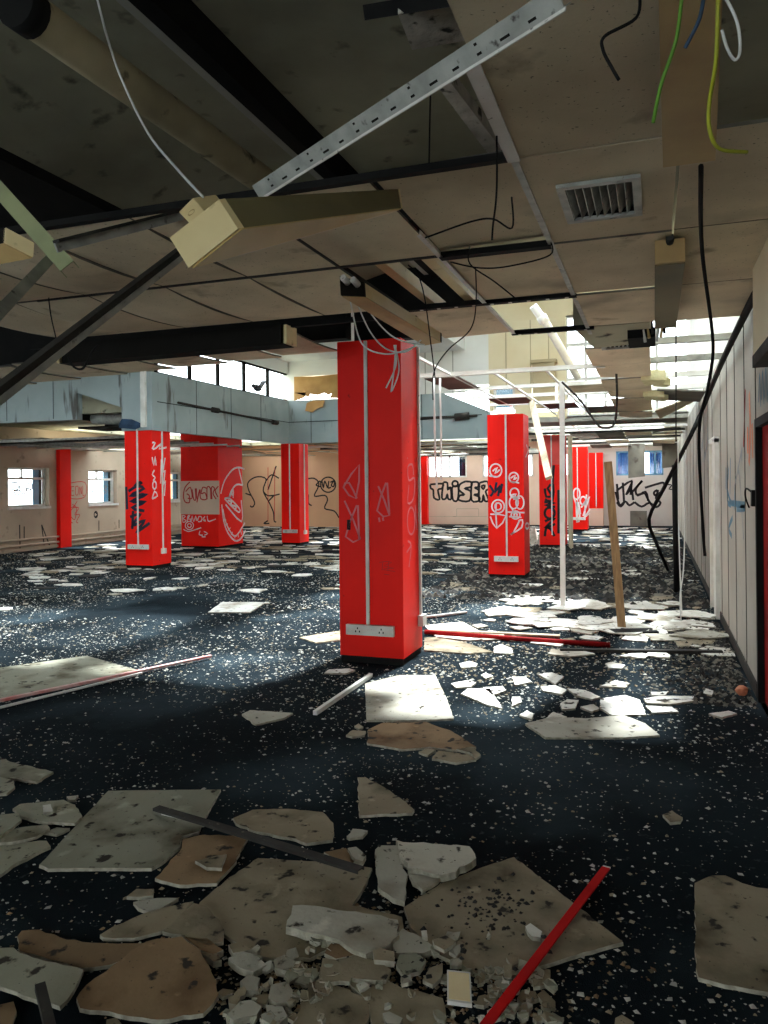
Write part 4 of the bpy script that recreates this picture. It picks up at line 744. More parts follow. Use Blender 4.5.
for p, lab in [([(436, 385), (431, 345), (425, 300), (418, 275), (408, 265)], 'black wire looping from the ceiling gap right of the column light'), ([(476, 305), (470, 330), (448, 350), (434, 372), (433, 400)], 'black wire drooping below the loose tile beside the column'), ([(492, 240), (493, 225), (496, 200), (497, 170)], 'thin black hanger wire to the deep brown tiles'), ([(425, 238), (470, 222), (493, 219), (512, 228)], 'black wire slung across the deep brown tile'), ([(450, 262), (480, 268), (510, 266), (550, 255)], 'black wire slung across the brown tile nearer the void'), ([(470, 264), (495, 282), (520, 302)], 'thin black wire down to the slotted rail')]:
    D_ = {'thin black hanger wire to the deep brown tiles': 2.75, 'black wire slung across the deep brown tile': 3.4, 'black wire slung across the brown tile nearer the void': 4.0, 'thin black wire down to the slotted rail': 4.1}.get(lab, 4.5)
    q = [atd(x, y, D_) for x, y in p]
    k = -1 if p[-1][1] < p[0][1] else 0
    if q[k].z < CZ-.005:
        t_ = q[k].copy(); t_.z = CZ+.01; q = q+[t_] if k else [t_]+q
    cable(q, .004, lab, 'black')
for p, lab in [([(434, 395), (435, 440), (436, 470), (437, 488)], 'pale wires hanging right of the nearest column, left strand'), ([(440, 395), (441, 430), (441, 480)], 'pale wires hanging right of the nearest column, right strand')]:
    cable([onz(p[0][0], 379, CZ)]+[atd(x, y, 9) for x, y in p], .012, lab, 'wire_white')
cable([ony(x, y, 9.2) for x, y in [(562, 382), (580, 400), (597, 424), (605, 428), (614, 424), (617, 400), (616, 366)]], .014, 'dark cable swagged between the grid and the narrow strip', 'dark_metal')
cable([atd(x, y, 9.0) for x, y in [(678, 440), (679, 540), (683, 640)]], .007, 'thin white wire hanging to the floor by the right wall, left strand', 'wire_white')
cable([atd(x, y, 8.6) for x, y in [(686, 450), (684, 560), (680, 600), (684, 648)]], .007, 'thin white wire hanging to the floor by the right wall, right strand', 'wire_white')
cable([atd(x, y, 6.5) for x, y in [(676, 320), (676, 440)]], .006, 'thin grey hanger wire in front of the bright gap', 'dark_metal')
cable([atd(x, y, 5.0) for x, y in [(47, 275), (50, 310), (56, 338)]], .004, 'thin dark wire hanging on the far left sagging tiles', 'black')
cable([atd(x, y, 4.6) for x, y in [(98, 345), (92, 352), (87, 362), (82, 369), (74, 367), (68, 357)]], .007, 'crooked black cable end under the black strip light at left', 'black')
m = MB(); x0 = -.02
m = MB()
for k in range(6): m.tube([(x0+.035*k-.05, 6.75, 3.15), (x0+.035*k-.05+random.uniform(-.02, .02), 6.72, 2.95), (x0+.03*k-.04, 6.7, 2.74+.03*(k % 3))], .012, 6, mi=k % 3, smooth_path=4)
tag(m.build('wire_bundle', ['wire_white', 'fitting_tan', 'dark_metal']), 'bundle of frayed pale and orange wires behind the small strip light', 'cable')

# ------------------------------------------------------------------ debris on the floor
def ragged_outline(pts, step=.03, amp=.005, straight=False):
    out = []
    n = len(pts)
    for i in range(n):
        a, b = pts[i], pts[(i+1) % n]; L_ = (b-a).length; k = max(1, min(14, int(L_/step)))
        for j in range(k):
            p = a+(b-a)*(j/k)
            if not straight and j: p = p+Vector((random.uniform(-amp, amp), random.uniform(-amp, amp), 0))
            out.append(p)
    return out
ZL = {0: .014, 1: .029, 2: .044, 3: .060, 4: .076}
def frag(cr, pts, lab, m_='frag_grey', layer=0, th=.013, g_=None, amp=.005, name='tile_fragment', tilt=0.0, straight=False):
    z = ZL[layer]; P = [onz(*cr(p), z) for p in pts]
    n = len(P); c = sum(P, Vector())/n; q = ragged_outline(P, amp=amp, straight=straight)
    if tilt:
        a = random.uniform(0, 6.28); q = [p+Vector((0, 0, max(0, tilt*((p.x-c.x)*math.cos(a)+(p.y-c.y)*math.sin(a))))) for p in q]
    m = MB(); m.prism(q, th, 0, 1)
    return tag(m.build(name, [m_, 'core']), lab, 'broken ceiling tile', g_)
A = crop(0, 768, 3); B = crop(256, 768, 3); C = crop(512, 768, 3); D = crop(0, 600, 3); E = crop(256, 600, 3); G = crop(512, 600, 3); I = lambda p: p
frag(A, [(118, 290), (325, 68), (662, 64), (625, 130), (596, 190), (545, 205), (540, 235), (490, 280), (455, 300), (300, 300), (145, 302)], 'large grey ceiling tile under the upper end of the bent metal strip', 'frag_grey', 0, amp=.002)
frag(A, [(548, 212), (610, 200), (745, 205), (700, 290), (650, 345), (540, 350), (465, 330), (492, 302), (545, 240)], 'brown tile piece below the bent metal strip with a crack across its corner', 'frag_brown', 1)
frag(A, [(585, 278), (680, 258), (665, 300), (620, 298)], 'small tan chip lying on the brown tile piece below the bent strip', 'frag_tan', 2)
frag(A, [(38, 122), (60, 108), (190, 95), (225, 110), (247, 145), (225, 165), (120, 160), (65, 145)], 'grey-green tile piece at left with a white chip on it', 'frag_grey', 1)
frag(A, [(128, 112), (152, 108), (158, 130), (130, 133)], 'white chip lying on the grey-green piece at left', 'frag_white', 2)
frag(D, [(-60, 462), (0, 470), (30, 485), (160, 515), (110, 545), (40, 535), (-60, 528)], 'pointed grey tile piece at the left edge, highest of the left pile', 'frag_grey', 0)
frag(D, [(-60, 530), (0, 530), (40, 540), (45, 560), (20, 580), (-60, 585)], 'small grey piece at the left edge under the pointed one', 'frag_grey', 1)
frag(A, [(-60, 142), (0, 140), (50, 135), (65, 155), (35, 180), (0, 205), (-60, 215)], 'grey wedge at the left edge beside the piece with a white chip', 'frag_grey', 2)
frag(A, [(-60, 210), (0, 205), (50, 180), (140, 168), (150, 180), (110, 205), (30, 222), (-60, 230)], 'slim grey sliver in the middle of the left pile', 'frag_grey', 1)
frag(A, [(-60, 232), (0, 225), (140, 218), (152, 235), (100, 260), (40, 290), (0, 320), (-60, 330)], 'greenish tile piece at the bottom of the left pile', 'frag_grey', 0)
frag(A, [(130, 192), (170, 178), (210, 180), (170, 198)], 'small grey flake between the left pile and the large grey tile', 'frag_grey', 0)
frag(A, [(200, 85), (235, 82), (225, 95), (205, 95)], 'tiny grey flake at the upper left corner of the large grey tile', 'frag_pale', 0)
frag(A, [(380, 385), (410, 362), (462, 362), (460, 382), (420, 387)], 'small tan flake just below the large grey tile', 'frag_tan', 0)
frag(A, [(400, 402), (470, 390), (535, 390), (500, 410), (455, 435), (415, 420)], 'pale tan chip pointing left above the brown rubble', 'frag_pale', 0)
frag(A, [(300, 500), (340, 475), (480, 420), (580, 400), (530, 460), (480, 490), (400, 510), (310, 508)], 'long tan wedge at the upper left of the rubble heap', 'frag_tan', 0)
frag(A, [(52, 505), (65, 488), (120, 485), (200, 515), (300, 525), (430, 525), (400, 560), (330, 590), (250, 600), (150, 575), (60, 550)], 'long brown strip of tile behind the rounded brown one', 'frag_brown', 0)
frag(A, [(-60, 535), (0, 540), (40, 538), (60, 555), (140, 580), (250, 605), (235, 640), (205, 690), (180, 715), (120, 700), (0, 655), (-60, 640)], 'mottled grey-brown tile at the lower left corner', 'frag_grey', 1)
frag(A, [(230, 690), (260, 650), (340, 590), (440, 520), (545, 505), (600, 545), (630, 600), (655, 680), (610, 735), (480, 755), (390, 745), (330, 730), (240, 720)], 'big rounded rust-brown tile piece at the lower left', 'frag_brown', 2, amp=.008)
frag(A, [(-60, 715), (0, 710), (40, 700), (50, 730), (30, 800), (-60, 800)], 'dark brown scrap in the bottom left corner', 'frag_brown', 0)
frag(A, [(488, 490), (580, 405), (620, 415), (665, 470), (670, 520), (620, 530), (550, 500)], 'dark tan piece wedged against the big central slab', 'frag_tan', 1)
frag(I, [(190, 922), (200, 902), (225, 881), (258, 858), (330, 862), (372, 868), (365, 885), (352, 905), (402, 917), (404, 930), (340, 943), (330, 948), (310, 958), (265, 957), (235, 942), (222, 930)], 'big central tan slab under the pale white slab', 'frag_tan', 0, amp=.004)
frag(B, [(305, 28), (330, 28), (380, 55), (440, 95), (475, 125), (468, 135), (310, 142)], 'lone tan triangle on bare carpet above the heap', 'frag_tan', 0)
frag(B, [(-68, 150), (-60, 165), (0, 190), (100, 208), (150, 225), (230, 215), (232, 165), (200, 132), (95, 122), (-10, 125)], 'rounded tan tile beside the middle of the bent metal strip', 'frag_tan', 0)
frag(B, [(272, 205), (290, 182), (335, 188), (320, 205), (280, 210)], 'small grey chip below the lone tan triangle', 'frag_pale', 0)
frag(B, [(204, 252), (270, 240), (300, 275), (285, 290), (230, 270)], 'small brown wedge at the lower tip of the bent metal strip', 'frag_brown', 1)
frag(B, [(275, 240), (300, 236), (330, 262), (320, 280), (298, 272)], 'small white lump right of the lower tip of the bent metal strip', 'frag_pale', 2, th=.02)
frag(B, [(358, 245), (370, 232), (430, 232), (440, 300), (455, 320), (445, 400), (410, 390), (365, 355)], 'pale upright chunk at the top of the heap, left of the crumbly one', 'frag_pale', 1, th=.02)
frag(B, [(420, 215), (440, 222), (600, 230), (640, 235), (660, 270), (600, 310), (560, 320), (455, 300), (430, 260)], 'crumbly pale chunk crowning the heap', 'frag_pale', 2, th=.03, amp=.010)
frag(B, [(458, 318), (560, 320), (545, 340), (500, 365), (470, 345)], 'pale wedge tucked under the crumbly chunk', 'frag_pale', 1)
frag(B, [(90, 475), (110, 412), (160, 412), (300, 430), (425, 455), (430, 500), (400, 530), (330, 558), (290, 545), (250, 515), (170, 495)], 'pale white slab lying across the big central tan slab', 'frag_pale', 2, th=.028, amp=.008)
frag(I, [(404, 907), (440, 884), (480, 868), (514, 857), (570, 900), (623, 942), (600, 948), (560, 960), (540, 966), (505, 976), (480, 975), (440, 955), (410, 927)], 'big triangular tan slab under the bright red strip', 'frag_tan', 0, amp=.003)
frag(B, [(350, 545), (365, 535), (415, 550), (415, 580), (355, 575)], 'small tan block below the right end of the pale white slab', 'frag_tan', 2, th=.02)
frag(B, [(410, 530), (440, 480), (500, 510), (540, 540), (500, 555), (420, 555)], 'pale cracked wedge right of the pale white slab', 'frag_pale', 1, th=.02)
frag(B, [(530, 515), (570, 502), (600, 520), (565, 545), (535, 530)], 'tan chip between the pale cracked wedge and the red strip', 'frag_tan', 2)
frag(B, [(495, 488), (512, 486), (515, 508), (500, 505)], 'tiny white chip on the edge of the triangular slab', 'frag_white', 2)
frag(B, [(190, 640), (200, 570), (240, 575), (290, 620), (280, 640)], 'brownish four-sided piece left of the dark cracked oval', 'frag_tan', 1)
frag(B, [(240, 575), (300, 560), (350, 575), (405, 605), (390, 635), (290, 630)], 'dark tan oval piece below the pale white slab', 'frag_tan', 1)
frag(B, [(205, 555), (230, 520), (270, 535), (300, 560), (240, 572)], 'brown wedge under the lower edge of the pale white slab', 'frag_brown', 1)
frag(B, [(100, 800), (110, 768), (160, 640), (270, 660), (340, 700), (330, 800)], 'tan slab cut by the bottom edge of the picture, left of centre', 'frag_tan', 0)
frag(B, [(275, 640), (400, 640), (440, 660), (560, 690), (570, 740), (500, 790), (350, 800), (340, 700)], 'cracked tan slab at the bottom edge under the yellow plate', 'frag_tan', 0)
frag(B, [(52, 575), (85, 560), (120, 580), (100, 610), (60, 600)], 'pale knobbly piece at the top of the small rubble', 'frag_pale', 1, th=.025)
frag(B, [(45, 650), (90, 640), (110, 665), (105, 700), (60, 705), (38, 690)], 'pale rounded block in the middle of the small rubble', 'frag_pale', 1, th=.03)
frag(B, [(30, 710), (80, 715), (95, 745), (70, 765), (35, 740)], 'pale block near the bottom of the small rubble', 'frag_pale', 1, th=.025)
frag(B, [(100, 600), (180, 600), (190, 620), (150, 650), (115, 640)], 'greyish piece between small rubble and the dark oval', 'frag_grey', 0)
frag(B, [(380, 735), (400, 730), (440, 750), (430, 768), (390, 765)], 'small whitish chip near the bottom edge right of centre', 'frag_pale', 1)
frag(B, [(520, 600), (560, 585), (555, 630), (530, 650), (500, 635)], 'tan shard touching the left of the yellow plate', 'frag_tan', 1)
frag(B, [(430, 560), (480, 555), (510, 575), (490, 610), (440, 620), (420, 590)], 'grey-tan piece below the pale cracked wedge', 'frag_grey', 1)
frag(B, [(742, 590), (768, 588), (768, 630), (745, 628)], 'small square tan chip just left of the red strip', 'frag_tan', 1)
for k, (p, l) in enumerate([([(685, 570), (730, 550), (768, 560), (800, 590), (760, 612), (720, 600)], 'pale chunk at the upper left of the small rubble'), ([(720, 640), (745, 620), (780, 630), (775, 670), (735, 665)], 'pale oval lump left of the small rubble'), ([(680, 740), (720, 700), (755, 695), (785, 715), (770, 740), (700, 757)], 'pale flat chunk at the lower left of the small rubble'), ([(685, 530), (720, 522), (752, 545), (700, 555)], 'tan lump just under the dark tan wedged piece'), ([(685, 685), (705, 680), (722, 690), (710, 710), (688, 705)], 'round tan pebble-like lump right of the rounded brown tile'), ([(605, 555), (650, 555), (665, 575), (640, 580)], 'small tan shard at the upper right of the rounded brown tile'), ([(550, 505), (620, 510), (670, 545), (640, 560), (600, 545)], 'brown shard under the dark tan wedged piece'), ([(320, 755), (350, 748), (370, 775), (315, 785)], 'small tan scrap below the rounded brown tile')]):
    frag(A, p, l, ['frag_pale', 'frag_pale', 'frag_pale', 'frag_tan', 'frag_tan', 'frag_tan', 'frag_brown', 'frag_tan'][k], 1, th=.022)
frag(C, [(548, 345), (600, 322), (640, 322), (690, 345), (735, 358), (768, 362), (900, 370), (900, 700), (768, 672), (640, 650), (560, 628), (552, 600)], 'square tan tile at the lower right edge', 'frag_tan', 0, amp=.003)
frag(C, [(452, 140), (480, 127), (512, 148), (505, 160), (475, 163)], 'lone tan chip on the dark carpet at right', 'frag_tan', 0)
frag(C, [(40, 475), (55, 465), (90, 490), (85, 508), (60, 505)], 'white lump lying on the triangular slab beside the red strip', 'frag_white', 1, th=.02)
for p, l in [([(50, 630), (70, 598), (115, 605), (115, 640), (75, 645)], 'tan block right beside the lower red strip'), ([(75, 680), (95, 665), (130, 700), (130, 718), (100, 712)], 'tan sliver right of the lower red strip'), ([(18, 712), (40, 708), (58, 720), (45, 742), (22, 735)], 'small pale block right of the lower red strip near the bottom'), ([(310, 750), (330, 740), (365, 762), (350, 790), (305, 790)], 'reddish tan scrap on the bottom edge right of the red strip'), ([(15, 690), (30, 665), (70, 670), (80, 690), (30, 705)], 'pale wedge touching the lower red strip'), ([(0, 590), (20, 600), (15, 620), (-10, 622)], 'small tan chip left of the lower red strip')]:
    frag(C, p, l, 'frag_tan', 0, th=.02)
frag(E, [(327, 250), (400, 232), (430, 225), (538, 225), (570, 290), (593, 355), (500, 360), (332, 360)], 'large pale square tile in front of the nearest column', 'frag_pale', 0, amp=.002)
frag(E, [(335, 390), (380, 368), (460, 368), (510, 365), (590, 395), (660, 440), (600, 450), (520, 440), (440, 448), (335, 430)], 'splintered brown board below the large pale square tile', 'frag_brown', 0)
frag(E, [(528, 475), (545, 452), (640, 462), (660, 478), (600, 488)], 'tan shard at the right foot of the splintered brown board', 'frag_tan', 0)
frag(E, [(600, 447), (650, 440), (675, 465), (660, 475), (640, 457)], 'tan tip at the right end of the splintered brown board', 'frag_tan', 1)
frag(E, [(488, 455), (520, 443), (540, 450), (515, 465)], 'small tan flake under the splintered brown board', 'frag_tan', 0)
frag(I, [(242, 714), (250, 710), (293, 713), (284, 718), (256, 724)], 'grey tile piece left of the white stick', 'frag_pale', 0)
frag(E, [(270, 405), (290, 390), (330, 393), (325, 405), (290, 410)], 'small tan chip left of the splintered brown board', 'frag_tan', 0)
frag(E, [(295, 378), (308, 370), (322, 380), (312, 388)], 'tiny tan chip under the left corner of the large pale tile', 'frag_tan', 0)
frag(E, [(205, 218), (220, 208), (280, 205), (298, 210), (270, 220)], 'thin white flake left of the nearest column foot', 'frag_white', 0)
frag(E, [(130, 112), (170, 105), (252, 92), (252, 120), (180, 128)], 'tan tile half behind the left of the nearest column', 'frag_tan', 0)
for p, l in [([(585, 250), (640, 240), (660, 248), (645, 260), (600, 262)], 'white shard right of the large pale tile, uppermost'), ([(615, 280), (635, 265), (700, 265), (740, 325), (690, 312)], 'big white kite-shaped shard right of the large pale tile'), ([(680, 262), (740, 258), (750, 270), (710, 285)], 'white shard tucked behind the kite-shaped one'), ([(675, 225), (690, 218), (712, 228), (690, 235)], 'small white shard farther behind the kite-shaped one'), ([(610, 190), (640, 183), (665, 190), (660, 200), (615, 202)], 'small pale shard right of the nearest column foot')]:
    frag(E, p, l, 'frag_white', 0)
frag(E, [(505, 75), (620, 65), (710, 115), (640, 120), (540, 110)], 'large white tile right behind the nearest column', 'frag_white', 0)
frag(E, [(505, 112), (540, 112), (620, 125), (710, 155), (640, 160), (505, 150)], 'tan tile just right of the nearest column foot', 'frag_tan', 0)
frag(E, [(715, 140), (735, 132), (768, 145), (768, 160), (715, 158)], 'white chip right of the tan tile by the nearest column', 'frag_white', 0)
frag(G, [(40, 370), (120, 350), (220, 355), (335, 345), (400, 370), (443, 405), (330, 412), (100, 412), (60, 385)], 'long pale tile lying on the shadow edge at right', 'frag_pale', 0, amp=.003)
for p, l in [([(265, 295), (340, 285), (385, 300), (403, 343), (300, 345), (265, 325)], 'white squarish tile behind the long pale one'), ([(280, 190), (300, 185), (340, 195), (330, 205), (290, 203)], 'lone white flake near the red pole'), ([(262, 258), (310, 240), (355, 250), (340, 262)], 'pale domed flake behind the white squarish tile'), ([(395, 295), (440, 287), (545, 288), (545, 302), (470, 312), (405, 308)], 'long white shard right of the white squarish tile'),
             ([(85, 260), (130, 255), (165, 270), (150, 282), (95, 272)], 'white shard in the bright scatter, left of the pointed one'), ([(165, 265), (220, 270), (265, 290), (240, 297), (190, 285)], 'pointed white shard left of the white squarish tile'), ([(145, 310), (165, 297), (200, 300), (190, 325), (150, 327)], 'chunky white shard in front of the pointed one'), ([(205, 320), (245, 312), (262, 325), (240, 335)], 'white flake touching the white squarish tile'), ([(100, 355), (125, 335), (165, 350), (140, 362)], 'white shard behind the left part of the long pale tile'), ([(22, 345), (45, 330), (65, 340), (60, 357)], 'white shard at the left end of the long pale tile'), ([(75, 220), (120, 217), (155, 230), (130, 252)], 'tan shard at the back of the bright scatter'), ([(0, 230), (40, 230), (60, 245), (10, 255)], 'flat white shard at the far left of the bright scatter'), ([(0, 290), (25, 290), (30, 305), (0, 318)], 'white block at the left of the bright scatter'),
             ([(580, 265), (605, 272), (600, 285), (575, 280)], 'small white chip near the right wall foot'), ([(590, 340), (650, 332), (675, 340), (630, 352)], 'white flake in the bright strip by the right wall'), ([(415, 275), (470, 275), (460, 285), (420, 285)], 'white flake behind the long white shard'), ([(400, 317), (480, 320), (500, 335), (420, 337)], 'white flake in front of the long white shard')]:
    frag(G, p, l, 'frag_white', 0)
frag(G, [(478, 110), (560, 98), (640, 92), (600, 130), (500, 140)], 'olive sheet lying against the right wall foot', 'frag_tan', 0, amp=.002)
frag(D, [(-120, 215), (0, 203), (260, 167), (300, 178), (425, 213), (165, 268), (0, 298), (-120, 320)], 'big grey tile lying flat at the left behind the pink strip', 'frag_grey', 0, amp=.001)
frag(I, [(208, 612), (222, 602), (266, 602), (250, 612)], 'white tile with a slot on the carpet left of the nearest column', 'frag_white', 0)
# random scatter: every piece its own object
def scatter(n, reg, size, mats, lab, g_, th=.012, name='tile_fragment', layer=0.0):
    k = 0; tries = 0
    while k < n and tries < n*40:
        tries += 1
        x, y = random.uniform(reg[0], reg[1]), random.uniform(reg[2], reg[3])
        if any(a-.2 < x < b+.2 and c-.2 < y < d+.2 for a, b, c, d in ((-2.68, -2.08, 6.38, 6.94), (-2.63, -2.03, 12.7, 13.26), (-9.7, -9.08, 12.4, 13), (-11.42, -10.33, 16.8, 18), (-9.28, -8.76, 18.2, 18.76), (-2.65, -2.05, 18.9, 19.46), (-2.62, -2.02, 25.2, 25.7))): continue
        s = random.uniform(*size)*(.6+.8*random.random()); nn = random.randint(4, 7); a0 = random.uniform(0, 6.28)
        P = [Vector((x+s*math.cos(a0+6.283*i/nn)*random.uniform(.45, 1.1), y+s*math.sin(a0+6.283*i/nn)*random.uniform(.45, 1.1), th)) for i in range(nn)]; dz = random.uniform(0, .02) if layer else random.uniform(0, .003)
        P = [p+Vector((0, 0, dz+random.uniform(0, .006))) for p in P]
        m = MB(); m.prism(ragged_outline(P, step=.06, amp=s*.06), th, 0, 1); m_ = random.choice(mats)
        tag(m.build(name, [m_, 'core']), lab, 'broken ceiling tile', g_); k += 1
scatter(42, (-2.0, .55, 7.2, 10.6), (.05, .26), ('frag_white', 'frag_white', 'frag_pale', 'frag_tan'), 'white tile shard in the bright scatter around the white pole', 'bright scatter shards')
scatter(40, (-1.9, .5, 8.2, 10.5), (.14, .36), ('frag_white', 'frag_white', 'frag_pale'), 'big white tile piece in the bright litter at the foot of the white pole', 'bright litter sheets', layer=.002)
scatter(24, (-3.0, .5, 10.4, 19), (.10, .34), ('tile_dark', 'frag_tan', 'tile_dark', 'black'), 'drab tile piece in the dark rubble behind the white pole', 'dark rubble pieces')
scatter(24, (-8.8, .5, 19, 27.8), (.12, .42), ('frag_white', 'frag_pale', 'tile_dark'), 'pale tile piece strewn on the far floor below the far windows', 'far floor pieces')
scatter(26, (-14.3, -4, 13.2, 25.5), (.12, .42), ('frag_white', 'frag_pale', 'tile_dark', 'frag_tan'), 'pale tile piece strewn on the left aisle floor', 'left aisle pieces')
scatter(12, (-8.5, -3.2, 7.5, 12.5), (.05, .16), ('frag_white', 'frag_pale'), 'small pale tile shard on the open carpet behind the nearest column', 'open carpet shards')
# small rubble of the heap in the foreground
for k in range(120):
    px, py = random.choice(((random.uniform(222, 330), random.uniform(948, 1020)), (random.uniform(300, 520), random.uniform(930, 1020)), (random.uniform(480, 560), random.uniform(965, 1020))))
    p = onz(px, py, .03); s = random.uniform(.008, .030); nn = random.randint(5, 7); a0 = random.random()*6
    P = [Vector((p.x+s*math.cos(a0+6.283*i/nn)*random.uniform(.6, 1.1), p.y+s*math.sin(a0+6.283*i/nn)*random.uniform(.6, 1.1), random.uniform(.016, .034))) for i in range(nn)]
    m = MB(); m.prism(P, .012, 0, 1); tag(m.build('plaster_lump', [random.choice(('frag_pale', 'frag_tan', 'frag_grey')), 'core']), 'small plaster lump in the foreground rubble heap', 'plaster lump', 'foreground rubble lumps')
# dark soil clods on the tan slabs
def clods(n, cx, cy, rx, ry, z):
    m = MB()
    for k in range(n):
        px, py = random.gauss(cx, rx), random.gauss(cy, ry); p = onz(px, py, z); chip(m, p, random.uniform(.004, .014), 1.0)
    return m
def chip(m, p, s, hgt=.5, mi=0):
    a0 = random.uniform(0, 6.28); b = len(m.v); nn = 4
    for i in range(nn):
        a = a0+6.283*i/nn; q = s*random.uniform(.5, 1.2); m.v.append(Vector((p.x+q*math.cos(a), p.y+q*math.sin(a), p.z)))
    m.v.append(Vector((p.x+random.uniform(-.3, .3)*s, p.y+random.uniform(-.3, .3)*s, p.z+s*hgt*random.uniform(.4, 1))))
    for i in range(nn): m.f.append([b+i, b+(i+1) % nn, b+4]); m.m.append(mi)
m = clods(90, 490, 905, 22, 14, .0145); m2 = clods(40, 470, 950, 50, 25, .03)
m.add(m2.v, m2.f); tag(m.build('soil_crumbs', 'crumb_dark'), 'black soil crumbs spilled over the triangular tan slab', 'dirt', kind='stuff')
# crumbs everywhere: one mass nobody could count
m = MB()
def dens(x, y):
    n1 = mnoise.noise(Vector((x*.55, y*.55, 3))); n2 = mnoise.noise(Vector((x*1.7, y*1.7, 9)))
    d = max(0, .5+.7*n1+.5*n2)
    if y < 5: d *= .5
    if 5.6 < y < 7.0: d += .45*max(0, n2+.35)
    return d
cnt = 0
for _ in range(150000):
    y = 1.9+13.5*random.random()**1.15; x = random.uniform(-1.06*y-.3, min(.66, .1*y+.45))
    if random.random() > dens(x, y): continue
    if any(a < x < b and c < y < d for a, b, c, d in ((-2.7, -2.05, 6.35, 6.97), (-2.65, -2.0, 12.7, 13.3), (-9.72, -9.05, 12.4, 13.05))): continue
    s = random.choice((.0025, .003, .004, .004, .005, .006, .008, .013)) * (1+.09*max(0, y-3.5)) * random.uniform(.7, 1.25)
    chip(m, Vector((x, y, .0005)), s, .6, random.choice((0, 0, 0, 1))); cnt += 1
    if cnt > 34000: break
for _ in range(2600):
    px, py = random.gauss(370, 120), random.gauss(965, 45); p = onz(px, min(py, 1060), .0005); chip(m, p, random.choice((.003, .005, .008, .013)), .7, random.choice((0, 1, 1, 2)))
for _ in range(900):
    y = random.uniform(6.0, 7.6); x = random.uniform(-2.0, .6); chip(m, Vector((x, y, .0005)), random.uniform(.006, .02), .8, random.choice((0, 1, 1)))
tag(m.build('plaster_crumbs', ['crumb', 'frag_tan', 'frag_brown']), 'fine pale plaster crumbs strewn over the dark carpet', 'crumbs', kind='stuff')
m = MB()
for _ in range(1500):
    y = 9.5+18.0*random.random()**.8; x = random.uniform(max(-14.4, -.98*y), .6)
    if -2.9 < x and y < 19 and random.random() < .8: continue
    if x > -9 and y < 12.5 and random.random() < .75: continue
    if any(a-.1 < x < b+.1 and c-.1 < y < d+.1 for a, b, c, d in ((-2.63, -2.03, 12.7, 13.26), (-9.7, -9.08, 12.4, 13), (-11.42, -10.33, 16.8, 18), (-9.28, -8.76, 18.2, 18.76), (-2.65, -2.05, 18.9, 19.46), (-2.62, -2.02, 25.2, 25.7))): continue
    s_ = random.uniform(.04, .26); nn = random.randint(4, 6); a0 = random.random()*6.3; z_ = random.uniform(.006, .02)
    m.prism([(x+s_*1.4*math.cos(a0+6.283*i/nn)*random.uniform(.5, 1.1), y+s_*math.sin(a0+6.283*i/nn)*random.uniform(.5, 1.1), z_) for i in range(nn)], z_-.001, random.choice((0, 0, 1, 2, 3)))
tag(m.build('tile_litter', ['frag_white', 'frag_pale', 'frag_tan', 'crumb_dark']), 'flat litter of broken tile bits over the far floor and left aisle', 'litter', kind='stuff')
m = MB()
for _ in range(5200):
    y = random.uniform(10.3, 19.5); x = random.uniform(-3.2, .62); chip(m, Vector((x, y, .0005)), random.uniform(.02, .10), random.uniform(.3, .9), random.choice((0, 0, 0, 1)))
for _ in range(1600):
    y = 5.9+3.4*random.random(); x = .66-abs(random.gauss(0, .28)); chip(m, Vector((x, y, .0005)), random.uniform(.01, .04), .8, random.choice((0, 0, 1)))
tag(m.build('dark_rubble', ['crumb_dark', 'tile_dark']), 'dark shredded rubble covering the floor behind the white pole and along the right wall', 'rubble', kind='stuff')

# strips, sticks and scraps ------------------------------------------
m = MB(); zz = Vector((0, 0, .05)); a, b, c = onz(156, 807, .045), onz(214, 824, .055), onz(361, 869, .07)
m.channel(a, b, .042, .012, .003, (0, 0, -1), 0); m.channel(b, c, .045, .012, .003, (0, 0, -1), 0); m.bar(onz(162, 814, .032), onz(216, 826, .032), .008, .006, mi=1)
tag(m.build('metal_strip', ['dark_metal', 'white_metal']), 'dark bent metal strip lying across the grey tile at left', 'metal strip')
m = MB(); a, b = onz(606, 868, .03), onz(482, 1030, .045); m.bar(a, b, .032, .007); t_ = (b-a).normalized(); m.bar(a-t_*.012, a, .030, .006, mi=1); tag(m.build('red_strip', ['strip_red', 'trunking']), 'bright red flat strip across the tan slab at the lower right', 'strip')
m = MB(); m.bar(onz(315, 713, .02), onz(371, 675, .02), .03, .03); tag(m.build('white_stick', 'white_metal'), 'thin white stick between column and grey tile piece', 'stick')
m = MB(); m.bar(onz(-60, 713, .03), onz(211, 656, .03), .035, .02); tag(m.build('pink_strip', 'strip_pink'), 'pink and white strip along the front of the big flat grey tile', 'strip')
m = MB(); m.bar(onz(-60, 722, .012), onz(142, 673, .02), .02, .015); tag(m.build('white_strip', 'white_metal'), 'slim white strip tucked below the pink and white one', 'strip')
m = MB(); m.bar(onz(40, 986, .06), onz(58, 1060, .06), .03, .02); tag(m.build('dark_stub', 'dark_metal'), 'dark metal stub poking up at the bottom left edge', 'metal strip')
m = MB(); m.tube([onz(425, 632, .03), onz(520, 639, .03), onz(610, 645, .03)], .025, 8); tag(m.build('red_pole', 'red_dark'), 'dark red pole lying across the debris right of the nearest column', 'pole')
m = MB(); m.bar(onz(560, 650, .02), onz(722, 652, .02), .06, .03); tag(m.build('floor_batten', 'dark_metal'), 'dark batten on the floor below the leaning timber stud', 'timber')
m = MB(); m.bar(onz(430, 630, .02), onz(560, 636, .02), .07, .02); tag(m.build('floor_batten', 'wood_pale'), 'pale batten just behind the dark red pole', 'timber')
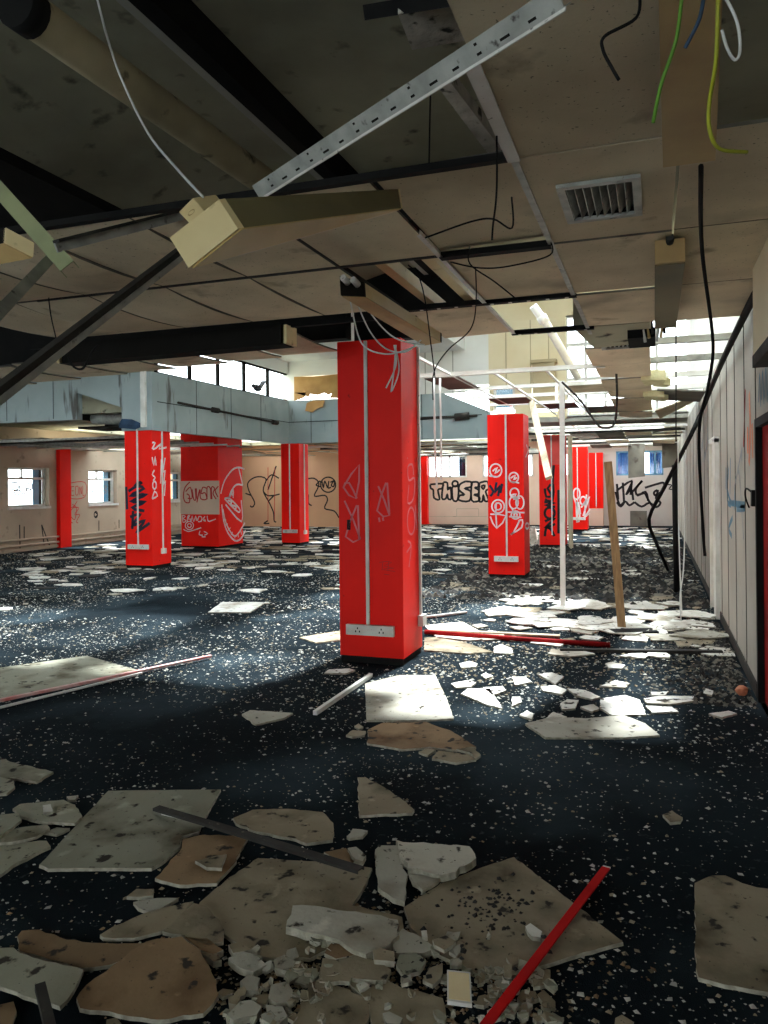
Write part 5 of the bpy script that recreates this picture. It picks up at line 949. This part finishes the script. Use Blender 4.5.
m = MB(); m.bar(onz(612, 632, .02), onz(655, 631, .02), .2, .03); tag(m.build('floor_plate', 'black'), 'black sole plate under the leaning timber stud', 'timber')
m = MB(); m.bar(onz(425, 617, .02), onz(466, 612, .02), .05, .02); tag(m.build('white_stick', 'white_metal'), 'white stick right of the nearest column on the lit floor', 'stick')
t = thing('switch_plate', onz(459, 986, .04), 'small yellow plate with white edges in the heap', 'plate')
P = [onz(*B(q), .048) for q in [(573, 605), (643, 612), (648, 708), (574, 698)]]; m = MB(); m.prism(P, .012); m.build('plate_rim', 'trunking', t)
c = sum(P, Vector())/4; m = MB(); m.prism([c+(p-c)*.88+Vector((0, 0, .001)) for p in P], .004); m.build('plate_face', 'fitting_cream', t)
p = onz(742, 696, 0); m = MB()
K, N_ = 6, 8; vs_ = []
for i in range(K+1):
    a = math.pi*i/K
    for k in range(N_):
        q = 2*math.pi*k/N_; r = .045*random.uniform(.8, 1.1); vs_.append(p+Vector((r*math.sin(a)*math.cos(q), r*math.sin(a)*math.sin(q), .04-.04*math.cos(a))))
m.add(vs_, [(i*N_+k, i*N_+(k+1) % N_, (i+1)*N_+(k+1) % N_, (i+1)*N_+k) for i in range(K) for k in range(N_)]); tag(m.build('crumpled_scrap', 'orange_paint'), 'crumpled orange-red scrap at the right wall foot by the door', 'scrap')
p = onz(548, 546, 0); m = MB(); m.hexa([p+Vector(q) for q in [(-.28, 0, 0), (.3, 0, 0), (.28, .4, 0), (-.25, .4, 0), (-.22, .05, .36), (.22, .02, .40), (.2, .35, .36), (-.2, .35, .3)]]); tag(m.build('concrete_block', 'concrete'), 'grey concrete lump at the foot of the black-scrawled column', 'concrete')
m = MB(); p = onz(530, 545, 0); m.hexa([p+Vector(q) for q in [(-.35, 0, 0), (.2, 0, 0), (.2, .4, 0), (-.3, .4, 0), (-.2, .05, .3), (.12, .02, .42), (.1, .35, .4), (-.2, .35, .28)]]); tag(m.build('concrete_block', 'concrete'), 'dark concrete lump just right of the second column', 'concrete')
for o in bpy.data.objects:
    if '_b' in o: del o['_b']
